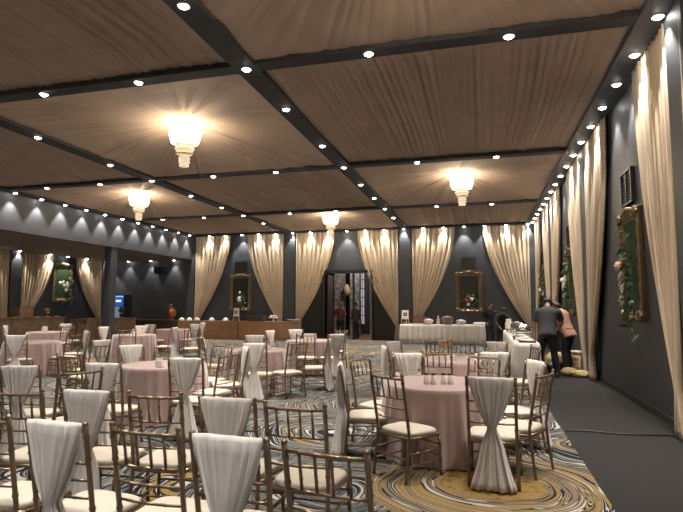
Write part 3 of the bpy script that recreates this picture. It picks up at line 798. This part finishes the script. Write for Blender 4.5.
def bowl(x, y, z, r, h, m, label, lid=False):
    t = thing('serving_bowl', label, 'bowl', (x, y, z), 0, 'bowls on the white-skirted table')
    MB().lathe([(r*.5, 0), (r*.8, h*.3), (r, h*.75), (r*1.02, h*.8), (r*.93, h*.78), (.01, h*.5)], n=24, cap=False).build('body', m, t, True)
    if lid: MB().lathe([(r*.97, h*.8), (r*.8, h), (r*.4, h*1.12), (.02, h*1.15), (.02, h*1.25), (.002, h*1.27)], n=24).build('lid', m, t, True)
bowl(-2.05, 21.35, .764, .2, .2, 'ceramic', 'lidded pale lilac bowl nearest the crate', True)
bowl(-1.30, 21.35, .764, .24, .30, 'brownpot', 'largest brown pot on the white-skirted table', True)
bowl(-.78, 21.35, .764, .2, .18, 'ceramic', 'lidded pale bowl between brown pot and napkin pile', True)
bowl(-.05+.0, 21.4, .764, .07, .10, 'cream', 'tiny cream cup near the end of the white-skirted table')
t = thing('bottle', 'pale bottle beside the brown pot', 'bottle', (-1.66, 21.35, .764))
MB().lathe([(.06, 0), (.065, .02), (.065, .2), (.03, .27), (.025, .32)], n=16).build('body', 'ceramic', t, True); MB().lathe([(.028, .32), (.028, .35), (.002, .352)], n=12).build('cap', 'plate', t, True)
for x, l in ((-2.5, 'folded white cloth pile in front of the reddish crate'),):
    tag(MB().box(x-.3, x+.3, 21.08, 21.25, .764, .80).build('napkin_pile', 'white', bevel=.015), l, 'napkins')
tag(MB().box(-.30, .16, 21.12, 21.6, .764, .86).build('napkin_pile', 'white', bevel=.04), 'big folded white cloth pile at the end of the skirted table', 'napkins')
# cardboard box on the floor
t = thing('cardboard_box', 'brown cardboard box on the floor before the white-skirted table', 'box', (-1.3, 19.4, 0), .1)
MB().box(-.22, .22, -.17, .17, 0, .26).build('body', 'card', t, bevel=.006); b = MB(); b.box(-.22, .22, -.17, -.005, .262, .27); b.box(-.22, .22, .005, .17, .262, .27); b.build('flap', 'card', t)

# bar furnishings
def place_plate(i, x, y, z):
    o = MB().lathe([(.04, 0), (.09, .02), (.095, .03), (.01, .012)], n=16, cap=False).build('plate', 'plate', smooth=True); o.location = (x, y, z)
    tag(o, 'small white dish on the bar edge, %s from the glass dispenser' % ORD[i+1], 'plate', 'white dishes along the bar edge')
for i, y in enumerate((14.6, 15.5, 15.95, 16.4)): place_plate(i, -15.35, y, 1.10)
for i, y in enumerate((18.3, 19.2, 20.2)): place_plate(i+4, -15.5, y, .98)
t = thing('drink_dispenser', 'glass drink dispenser with dark lid on the bar', 'dispenser', (-15.6, 13.55, 1.10))
MB().lathe([(.10, 0), (.10, .04), (.06, .06), (.17, .14), (.19, .26), (.16, .36), (.10, .40)], n=20).build('jar', mat('dispenser_glass', (.45, .38, .28), .15), t, True)
MB().lathe([(.17, .36), (.17, .44), (.05, .48), (.02, .52), (.002, .525)], n=20).build('lid', 'dwood', t, True)
MB().tube([(.17, -.02, .12), (.24, -.03, .12), (.24, -.03, .08)], .014, 6).build('tap', 'steel', t, True)
t = thing('wooden_crate', 'pale wooden crate standing on the tall bar counter', 'crate', (-15.75, 15.25, 1.10))
b = MB()
for z in (.0, .13, .26): b.box(-.16, .16, -.30, -.285, z, z+.11); b.box(-.16, .16, .285, .30, z, z+.11); b.box(.145, .16, -.30, .30, z, z+.11); b.box(-.16, -.145, -.30, .30, z, z+.11)
b.box(-.15, .15, -.29, .29, 0, .02); b.build('slats', 'card', t)
b = MB()
for sx in (-1, 1):
    for sy in (-1, 1): b.box(sx*.135-.015, sx*.135+.015, sy*.275-.015, sy*.275+.015, 0, .38)
b.build('corner_posts', 'wood', t)
t = thing('ornate_urn', 'small gold ornament on the tall bar counter', 'ornament', (-15.65, 16.25, 1.10))
MB().lathe([(.08, 0), (.08, .015), (.025, .05), (.09, .12), (.10, .17), (.05, .21), (.06, .24)], n=18).build('cup', 'brass', t, True)
b = MB()
for i in range(14): leaf_at(b, (R.gauss(0, .03), R.gauss(0, .03), .22), (R.gauss(0, .5), R.gauss(0, .5), 1), .12, .03)
b.build('foliage', 'cream', t)
t = thing('potted_plant', 'small dark plant on the short bar counter by the column', 'plant', (-15.75, 20.6, .98))
MB().lathe([(.08, 0), (.11, .16), (.115, .17), (.10, .17), (.01, .14)], n=16, cap=False).build('pot', 'dwood', t, True)
b = MB()
for i in range(40): leaf_at(b, (R.gauss(0, .05), R.gauss(0, .05), .17+R.uniform(0, .2)), (R.gauss(0, .7), R.gauss(0, .7), 1), .22, .03)
b.build('foliage', 'leaf', t)
# fridge with lit blue header
t = thing('drinks_fridge', 'upright drinks fridge with lit blue header beside the column', 'fridge', (-16.95, 22.2, 0))
MB().box(-.31, .31, -.3, .3, 0, 2.05).build('cabinet', 'black', t, bevel=.01)
MB().box(-.27, .27, -.315, -.302, 1.52, 2.0).build('header_sign', 'blue', t)
MB().box(-.27, .27, -.315, -.302, .2, 1.48).build('glass_door', 'cyan', t)
MB().box(.22, .245, -.345, -.316, .7, 1.2).build('door_handle', 'steel', t)
b = MB()
for i in range(4): b.box(-.14+i*.075, -.085+i*.075, -.321, -.317, 1.70, 1.79)
b.build('lettering', 'wtext', t)
MB().box(-.27, .27, -.321, -.317, 1.93, 1.99).build('light_strip', mat('pale_strip', (.2, .4, .6), .4, emit=(.15, .35, .6), estr=1), t)
# copper urn
t = thing('copper_urn', 'round copper urn on the dark alcove counter', 'urn', (-14.08, 21.9, .85))
MB().lathe([(.14, 0), (.14, .03), (.09, .06), (.10, .09), (.21, .18), (.25, .33), (.22, .46), (.12, .54), (.13, .56)], n=24).build('body', 'copper', t, True)
MB().lathe([(.14, .555), (.12, .60), (.05, .63), (.02, .64)], n=20).build('lid', 'copper', t, True); MB().ball((0, 0, .69), .07, 12, 8).build('knob', 'steel', t, True)
MB().tube([(0, -.2, .14), (0, -.28, .14), (0, -.28, .09)], .016, 6).build('tap', 'steel', t, True)
# speaker box high on the alcove back wall
t = thing('wall_speaker', 'small black speaker box high on the alcove back wall', 'speaker', (-15.4, 22.84, 3.25))
MB().box(-.2, .2, -.15, .15, -.16, .16).build('cabinet', 'black', t, bevel=.01); MB().box(-.18, .18, -.158, -.151, -.14, .14).build('grille', 'grille', t)

# ------------------------------------------------------------------ doorway
d = MB(); d.box(DX0-.12, DX0, YB-.10, YB+.22, 0, DZ+.14); d.box(DX1, DX1+.12, YB-.10, YB+.22, 0, DZ+.14); d.box(DX0, DX1, YB-.10, YB+.22, DZ, DZ+.14)
d1 = struct(d.build('door_1', 'black'))
MB().box(DX1-.02, DX1+.06, YB-.22, YB-.11, .0, DZ-.1).build('edge_strip', mat('grey_strip', (.14, .14, .16), .4), d1)
lf = MB(); lf.box(DX0+.02, DX0+.07, YB+.22, YB+1.1, .02, DZ-.05); lf.build('door_leaf', 'doorwood', d1)
mu = MB(); mu.box(-5.58, -5.50, YB+.05, YB+.12, 0, DZ); mu.build('mullion', 'black', d1)
for x0, x1, nme, l in ((-4.5, -3.52, 'screen_board', 'black board standing between the doorway and a drape'), (-7.85, -7.02, 'screen_board', 'black board between the wood counter end and the doorway')):
    t = thing(nme, l, 'board', ((x0+x1)/2, YB-.045, 0), 0, 'black boards flanking the doorway'); w = (x1-x0)/2
    MB().box(-w, w, -.015, .03, .05, 2.86).build('panel', 'grille', t); b = MB()
    for s_ in (-1, 1): b.box(s_*(w-.03)-.04, s_*(w-.03)+.04, -.025, .03, 0, 2.9)
    b.build('post', 'black', t)
# the yard outside
struct(MB().box(-10, -1, YB+.2, 28, -.12, -.01).build('ground', 'stone'))
tag(MB().box(-5.5, -3.2, YB+.3, 26.5, -.01, .005).build('doormat', 'redfloor'), 'red floor covering outside the doorway', 'mat')
struct(MB().box(-10, -1, 28, 28.2, -.1, 5).build('wall_yard', 'dwood'))
for x, l in ((-6.95, 'stone column outside, nearer the door leaf'), (-6.14, 'stone column outside, near the bright window')):
    t = thing('stone_column', l, 'column', (x, 26.0, 0), 0, 'stone columns in the yard')
    b = MB()
    for i in range(12): o_ = R.uniform(-.015, .015); b.box(-.24+o_, .24+o_, -.24, .24, i*.30, i*.30+.285)
    b.box(-.22, .22, -.22, .22, 0, 3.6); b.build('masonry', 'stone', t); MB().box(-.36, .36, -.36, .36, 3.6, 3.75).build('capital', 'stone', t)
wn = struct(MB().box(-6.29, -6.10, 27.9, 27.99, .5, 3.4).build('window_1', mat('window_light', (.6, .6, .65), .4, emit=(.75, .78, .9), estr=.22)))
b = MB()
for i in range(7): b.box(-6.30, -6.09, 27.86, 27.89, .5+i*.48, .54+i*.48)
for x in (-6.31, -6.205, -6.10): b.box(x, x+.025, 27.86, 27.89, .48, 3.42)
b.build('glazing_bar', 'black', wn)
t = thing('hanging_lantern', 'amber hanging ornament in the yard beyond the doorway', 'lantern', (-6.5, 25.6, 2.3))
MB().tube([(0, 0, .3), (0, 0, 1.4)], .01, 6).build('cord', 'black', t); MB().lathe([(.03, -.3), (.14, -.2), (.17, 0), (.12, .2), (.03, .3)], n=16).build('shade', 'amber', t, True)
struct(MB().box(-10, -1, YB+.2, 28.2, 5, 5.1).build('ceiling_yard', 'dwood'))
struct(MB().box(-10.2, -10, YB+.2, 28.2, -.1, 5).build('wall_yard_left', 'dwood')); struct(MB().box(-1, -.8, YB+.2, 28.2, -.1, 5).build('wall_yard_right', 'dwood'))
light('yard_lamp', 'POINT', (-5.4, 24.4, 3.8), 100, (1, .9, .8), None, .2)

# ------------------------------------------------------------------ things on the serving table
def chafing(x, y, label, rz=0):
    t = thing('chafing_dish', label, 'chafing dish', (x, y, .754), rz, 'chafing dishes on the serving table')
    b = MB()
    for sx in (-1, 1):
        for sy in (-1, 1): b.tube([(sx*.15, sy*.22, 0), (sx*.15, sy*.22, .16)], .008, 6)
    b.box(-.16, .16, -.23, .23, .10, .11); b.build('stand', 'steel', t)
    MB().box(-.155, .155, -.25, .25, .14, .21).build('pan', 'steel', t, bevel=.015)
    b = MB(); pr = []
    for i in range(9):
        a = PI*i/8; pr.append((-.155*math.cos(a), .21+.12*math.sin(a)))
    b.rings([[(x_, y_, z_) for x_, z_ in pr] for y_ in (-.25, -.245, .245, .25)], cap=True, closed=True); b.build('lid', 'steel', t, True)
    MB().tube([(.16, -.06, .25), (.20, -.05, .26), (.20, .05, .26), (.16, .06, .25)], .008, 6).build('handle', 'black', t)
for y, l in ((13.0, 'nearest chafing dish on the serving table'), (14.1, 'second chafing dish on the serving table'), (15.2, 'farthest chafing dish on the serving table')): chafing(.93, y, 'steel ' + l)
t = thing('serving_tray', 'flat tray of food at the near end of the serving table', 'tray', (.90, 11.6, .754))
b = MB(); b.box(-.16, .16, -.2, .2, 0, .012)
for a in ((-.16, -.145, -.2, .2), (.145, .16, -.2, .2), (-.16, .16, -.2, -.185), (-.16, .16, .185, .2)): b.box(*a, .012, .035)
b.build('tray', 'black', t)
b = MB()
for i in range(16): b.ball((R.uniform(-.12, .12), R.uniform(-.15, .15), .035), .035, 8, 5, (1, 1, .6))
b.build('food', 'cream', t, True)
t = thing('water_jug', 'tall white jug at the far end of the serving table', 'jug', (.80, 16.9, .754))
MB().lathe([(.08, 0), (.10, .05), (.10, .22), (.07, .30), (.08, .35)], n=18).build('body', 'plate', t, True); MB().tube([(.10, 0, .08), (.17, 0, .12), (.17, 0, .22), (.08, 0, .27)], .014, 6).build('handle', 'plate', t, True)
for i, (x, y) in enumerate(((.76, 12.2), (.78, 15.9))):
    t = thing('food_pan', ['low steel pan in front of the nearest chafing dish', 'low steel pan behind the farthest chafing dish'][i], 'pan', (x, y, .754))
    MB().lathe([(.09, 0), (.10, .01), (.11, .09), (.115, .095), (.10, .09), (.01, .05)], n=20, cap=False).build('body', 'steel', t, True); MB().tube([(0, -.11, .08), (0, -.20, .09), (0, -.24, .09)], .009, 6).build('handle', 'black', t)

# pail and sacks by the tall wall
t = thing('bucket', 'cream bucket with red print against the tall wall', 'bucket', (2.06, 12.95, 0)); t.scale = (1.12,)*3
MB().lathe([(.125, 0), (.13, .01), (.155, .40), (.01, .40)], n=28).build('body', 'cream', t, True)
MB().lathe([(.155, .39), (.168, .395), (.168, .43), (.15, .44), (.01, .44)], n=28).build('lid', 'cream', t, True)
b = MB()                                                   # red block lettering wrapped on the body
for (a0, a1, z0, z1) in ((-122, -116, .08, .32), (-115, -108, .17, .32), (-115, -105, .08, .13), (-103, -94, .26, .32), (-103, -90, .15, .22), (-103, -97, .08, .13), (-92, -84, .24, .32), (-88, -80, .08, .14), (-82, -72, .17, .23), (-82, -76, .25, .32), (-74, -66, .26, .32), (-73, -66, .08, .14)):
    b.grid(lambda u, v: ((.128+.03*(z0+(z1-z0)*v)/.40+.0015)*math.cos(rad(a0+(a1-a0)*u)-.35), (.128+.03*(z0+(z1-z0)*v)/.40+.0015)*math.sin(rad(a0+(a1-a0)*u)-.35), z0+(z1-z0)*v), 4, 2)
b.build('printed_mark', 'red', t, solid=.002)
def sackm(x, y, z, sx, sy, sz, label, m='sack', rz=0):
    b = MB(); rings = []
    for i in range(15):
        th_ = PI*(i+.05)/14.1; ring = []
        for j in range(28):
            a = 2*PI*j/28
            q = Vector((math.sin(th_)*math.cos(a), math.sin(th_)*math.sin(a), -math.cos(th_)))
            w = 1+.22*noise.noise(q*2.3+Vector((x*9, y*7, 0)))+.10*noise.noise(q*6)
            ring.append((q.x*sx*w, q.y*sy*w, max(-sz*.8, q.z*sz*w)+sz*.8))
        rings.append(ring)
    b.rings(rings); o = b.build('sack', m, smooth=True); o.location = (x, y, z); o.rotation_euler = (0, 0, rz)
    tag(o, label, 'sack', 'straw coloured sacks on the floor')
sackm(1.80, 12.42, 0, .17, .13, .10, 'straw sack lying just in front of the bucket', rz=.3)
sackm(2.0, 12.2, 0, .18, .13, .085, 'flat straw sack in front of the bucket nearest the curtain', rz=-.2)
sackm(1.70, 13.35, 0, .26, .18, .24, 'straw sack piled behind the stooping pair')
sackm(1.62, 12.78, 0, .24, .15, .15, 'dark bag on the floor beside the bucket', 'black')
# cable across the aisle
b = MB(); pts = []
for i in range(24):
    f = i/23; pts.append((.95+f*1.32, 6.95+.03*math.sin(f*9)+.02*f, .012))
tag(b.tube(pts, .009, 6).build('cable', 'black', smooth=True), 'thin black cable lying across the grey aisle', 'cable')

# ------------------------------------------------------------------ people
def skin(name, verts, edges, radii, m, parent, sub=1, root=0):
    me = bpy.data.meshes.new(name); me.from_pydata([tuple(v) for v in verts], edges, []); me.materials.append(M[m])
    o = bpy.data.objects.new(name, me); COL.objects.link(o); o.parent = parent
    s = o.modifiers.new('skin', 'SKIN'); s.use_smooth_shade = True; s.use_x_symmetry = False
    for i, r in enumerate(radii):
        rr = r if isinstance(r, tuple) else (r, r)
        me.skin_vertices[0].data[i].radius = rr
        me.skin_vertices[0].data[i].use_root = (i == root)
    q0 = o.modifiers.new('sub', 'SUBSURF'); q0.levels = q0.render_levels = 1
    q = o.modifiers.new('sub', 'SUBSURF'); q.levels = sub; q.render_levels = sub
    return o
def person(label, loc, rz, scale, lean, head_fwd, arms, legs, shirt, pants, skirt_=False, sleeve=.55, hairm='hair', longhair=False):
    """local frame: facing +y; joints in metres for a 1.72 m figure"""
    t = thing('person', label, 'person', loc, rz); t.scale = (scale,)*3
    c, s = math.cos(lean), math.sin(lean)
    hip = Vector((0, 0, .93))
    def up(h, f=0, x=0): return hip+Vector((x, s*h+c*f, c*h-s*f))
    waist, chest, neck0 = up(.16), up(.36), up(.52)
    hd = Vector((0, math.sin(lean+head_fwd), math.cos(lean+head_fwd)))
    neck1, head0, head1 = neck0+hd*.07, neck0+hd*.15, neck0+hd*.25
    V = [hip, waist, chest, neck0, neck1, head0, head1]; E_ = [(0, 1), (1, 2), (2, 3), (3, 4), (4, 5), (5, 6)]
    RR = [(.11, .10), (.10, .09), (.11, .09), (.06, .06), (.050, .052), (.075, .09), (.068, .085)]
    shirt_v, shirt_e, shirt_r = [up(-.08), up(.02), waist, chest, up(.46), up(.53)], [(0, 1), (1, 2), (2, 3), (3, 4), (4, 5)], [(.165, .145), (.165, .145), (.155, .14), (.205, .17), (.16, .135), (.085, .085)]
    pv, pe, pr = [hip+Vector((0, 0, .06)), hip-Vector((0, 0, .04))], [(0, 1)], [(.155, .118), (.15, .118)]
    hands = []
    for sd, (el, wr) in zip((-1, 1), arms):
        sh = up(.455, 0, sd*.185); el = Vector(el); wr = Vector(wr)
        i0 = len(V); V += [sh, el, el.lerp(wr, .5), wr]; RR += [.058, .042, .038, .027]; E_ += [(2, i0), (i0, i0+1), (i0+1, i0+2), (i0+2, i0+3)]
        k0 = len(shirt_v); shirt_v += [up(.45, 0, sd*.17), sh.lerp(el, .35), sh.lerp(el, min(1, sleeve*1.4))]; shirt_r += [.078, .068, .06]; shirt_e += [(4, k0), (k0, k0+1), (k0+1, k0+2)]
        if sleeve > .8:
            shirt_v += [el.lerp(wr, .9)]; shirt_r += [.042]; shirt_e += [(k0+2, k0+3)]
        # hand: palm and five bent fingers
        d_ = (wr-el).normalized(); sidev = Vector((0, 1, 0)); sidev = (sidev-d_*sidev.dot(d_)).normalized(); nrm = d_.cross(sidev)*sd
        i1 = len(V); V += [wr+d_*.05, wr+d_*.09]; RR += [(.034, .018), (.036, .016)]; E_ += [(i0+3, i1), (i1, i1+1)]
        for q, ln in zip((-.03, -.01, .01, .03), (.055, .075, .08, .068)):
            a = wr+d_*.10+sidev*q; j = len(V)
            V += [a, a+d_*ln*.55-nrm*.006, a+d_*ln-nrm*.022]; RR += [.0095, .009, .0075]; E_ += [(i1+1, j), (j, j+1), (j+1, j+2)]
        a = wr+d_*.035+sidev*.036; j = len(V); V += [a, a+d_*.035+sidev*.022, a+d_*.065+sidev*.024]; RR += [.012, .011, .009]; E_ += [(i1, j), (j, j+1), (j+1, j+2)]
    for sd, (kn, an) in zip((-1, 1), legs):
        hp = hip+Vector((sd*.095, 0, -.06)); kn = Vector(kn); an = Vector(an)
        i0 = len(V); V += [hp, kn, kn.lerp(an, .3), an, an+Vector((0, .10, -.055)), an+Vector((0, .16, -.06))]; RR += [.085, .058, .055, .038, (.038, .028), (.034, .022)]
        E_ += [(0, i0), (i0, i0+1), (i0+1, i0+2), (i0+2, i0+3), (i0+3, i0+4), (i0+4, i0+5)]
        k0 = len(pv); pv += [hp, hp.lerp(kn, .5), kn, kn.lerp(an, .5), an+Vector((0, 0, .02))]; pr += [.112, .098, .08, .072, .068]; pe += [(1, k0), (k0, k0+1), (k0+1, k0+2), (k0+2, k0+3), (k0+3, k0+4)]
        sh_ = MB(); rings = []
        for yy, hw, hh in ((-.075, .020, .02), (-.065, .036, .05), (-.02, .042, .06), (.06, .046, .045), (.13, .046, .035), (.175, .034, .026), (.19, .012, .012)):
            rings.append([(an.x+hw*math.cos(2*PI*j/12), an.y+yy, max(.0, an.z-.09+hh+hh*math.sin(2*PI*j/12))) for j in range(12)])
        sh_.rings(rings).build('shoe', 'shoe', t, True)
    skin('body', V, E_, RR, 'skin', t)
    # clothes: lofted round the same joints, then fused into one skin of cloth
    def fused(name, mb, m_):
        o = mb.build(name, m_, t, True)
        q = o.modifiers.new('fuse', 'REMESH'); q.mode = 'VOXEL'; q.voxel_size = .016; q.use_smooth_shade = True
        q = o.modifiers.new('relax', 'SMOOTH'); q.factor = .5; q.iterations = 5
        return o
    def ell(c_, ax, rx, ry):
        fy = Vector((0, ax.z, -ax.y)).normalized()
        return [c_+Vector((1, 0, 0))*rx*math.cos(2*PI*j/24)+fy*ry*math.sin(2*PI*j/24) for j in range(24)]
    ax = Vector((0, s, c)); b = MB()
    b.rings([ell(up(h_, f_), ax, rx, ry) for h_, f_, rx, ry in ((-.13, -.01, .185, .145), (-.04, -.005, .182, .142), (.06, 0, .170, .130), (.16, 0, .165, .125), (.28, 0, .185, .132), (.38, -.01, .205, .132), (.45, -.01, .190, .115), (.50, 0, .130, .090), (.545, .01, .070, .068))])
    for sd, (el, wr) in zip((-1, 1), arms):
        sh = up(.435, -.005, sd*.165); el = Vector(el); wr = Vector(wr)
        pts = [sh, up(.43, 0, sd*.205), sh.lerp(el, .5)+Vector((sd*.012, 0, 0)), sh.lerp(el, min(1, sleeve*1.45))]; rr_ = [.075, .078, .070, .066]
        if sleeve > .8: pts = pts[:3]+[el, el.lerp(wr, .93)]; rr_ = [.075, .078, .068, .058, .044]
        b.tube(pts, rr_, 12)
    fused('top', b, shirt)
    b = MB(); zz = Vector((0, 0, 1))
    b.rings([ell(hip+Vector((0, 0, h_)), zz, rx, ry) for h_, rx, ry in ((.09, .158, .118), (.0, .172, .132), (-.08, .176, .135), (-.14, .165, .125))])
    for sd, (kn, an) in zip((-1, 1), legs):
        hp = hip+Vector((sd*.088, 0, -.04)); kn = Vector(kn); an = Vector(an)
        b.tube([hp, hp.lerp(kn, .3), hp.lerp(kn, .7), kn, kn.lerp(an, .4), an+Vector((0, 0, -.01))], [.095, .100, .086, .074, .072, .062], 14)
    fused('trousers', b, pants)
    # hair, ears, face in the head's own axes
    hz = hd; hy = Vector((0, hz.z, -hz.y)); hx = Vector((1, 0, 0)); hc = neck0+hd*.205
    def hp_(x, y, z): return hc+hx*x+hy*y+hz*z
    b = MB(); rings = []
    for i in range(9):
        th_ = PI*.62*(i+.05)/8; rings.append([hp_(.088*math.sin(th_)*math.cos(2*PI*j/20), -.012+.104*math.sin(th_)*math.sin(2*PI*j/20), .005+.118*math.cos(th_) - (.03 if math.sin(2*PI*j/20) < -.2 and i > 5 else 0) + (.035*max(0, math.sin(2*PI*j/20)) if i > 5 else 0)) for j in range(20)])
    b.rings(rings)
    if longhair: b.rings([[hp_(r_*1.1*math.cos(2*PI*j/16), y_+.045*math.sin(2*PI*j/16), z_) for j in range(16)] for r_, y_, z_ in ((.07, -.05, .03), (.085, -.065, -.05), (.08, -.075, -.13), (.05, -.075, -.20))])
    b.build('hair', hairm, t, True)
    b = MB()
    for sd in (-1, 1): b.ball(hp_(sd*.083, -.005, -.01), .022, 8, 6, (.5, .8, 1.3))
    b.build('ear', 'skin', t, True)
    b = MB(); b.tube([hp_(0, .086, .012), hp_(0, .112, -.028), hp_(0, .092, -.036)], [.009, .015, .010], 8); b.build('nose', 'skin', t, True)
    for sd in (-1, 1): MB().ball(hp_(sd*.031, .088, .012), .011, 8, 6).build('eye', 'plate', t, True)
    MB().tube([hp_(-.022, .092, -.062), hp_(0, .098, -.060), hp_(.022, .092, -.062)], .005, 6).build('mouth', 'rflower', t, True)
    return t
lg = lambda s0=0, s1=0: (((-.10, .03+s0, .49), (-.11, -.02+s0, .085)), ((.10, .03+s1, .49), (.11, -.02+s1, .085)))
person('person in charcoal T-shirt and black trousers stooping over by the aisle, back turned', (1.36, 12.1, 0), rad(-12), 1.04, .42, .55,
       (((-.27, .15, 1.06), (-.27, .22, .80)), ((.28, .28, 1.10), (.20, .48, 1.0))), (((-.14, .02, .49), (-.20, -.04, .085)), ((.11, .06, .49), (.16, .03, .085))), 'tee', 'trouser')
person('person in peach top and black trousers stooping beside the tall wall', (1.84, 12.62, 0), rad(50), 1.0, .38, .55,
       (((-.27, .18, 1.06), (-.22, .40, .95)), ((.26, .22, 1.06), (.18, .44, .92))), lg(0, .06), 'peach', 'trouser', sleeve=.5, longhair=True)
person('person in black standing before the white-skirted table end', (.30, 20.35, 0), rad(200), .93, .06, .1,
       (((-.26, .0, 1.12), (-.24, .16, .92)), ((.26, .0, 1.12), (.22, .2, .95))), lg(), 'darkcloth', 'trouser', sleeve=.95)
person('person in dark clothes leaning toward the far end of the serving table', (.62, 18.6, 0), rad(195), .90, .55, .3,
       (((-.25, .30, 1.05), (-.18, .50, .92)), ((.25, .30, 1.05), (.20, .52, .9))), lg(.03, -.03), 'darkcloth', 'trouser', sleeve=.95)
person('person in rust-coloured top standing in the doorway', (-6.38, 23.9, 0), rad(190), .95, .05, .15,
       (((-.26, .02, 1.12), (-.2, .2, 1.2)), ((.26, .02, 1.12), (.2, .22, 1.15))), lg(), 'rust', 'trouser', sleeve=.95, hairm='rust')
person('person in dusky coat standing in the doorway behind the rust top', (-5.65, 24.0, 0), rad(150), .95, .05, .1,
       (((-.26, .02, 1.12), (-.25, .06, .88)), ((.26, .02, 1.12), (.25, .06, .88))), lg(), 'dgreen', 'trouser', sleeve=.95)

# ------------------------------------------------------------------ world, camera, view
w = bpy.data.worlds.new('World'); sc.world = w; w.use_nodes = True
w.node_tree.nodes['Background'].inputs[0].default_value = (.02, .02, .025, 1)
f, pitch, yaw = 525., rad(5.44), rad(14.816)
cam = bpy.data.cameras.new('Camera'); co = bpy.data.objects.new('Camera', cam); COL.objects.link(co); sc.camera = co
cam.sensor_width = 36; cam.lens = f*36/683; cam.clip_start = .05
co.location = (0, 0, 1.5); co.rotation_euler = (PI/2+pitch, 0, yaw)
vs = sc.view_settings; vs.view_transform = 'Standard'; vs.look = 'None'; vs.gamma = 1; vs.use_curve_mapping = False; vs.exposure = .75
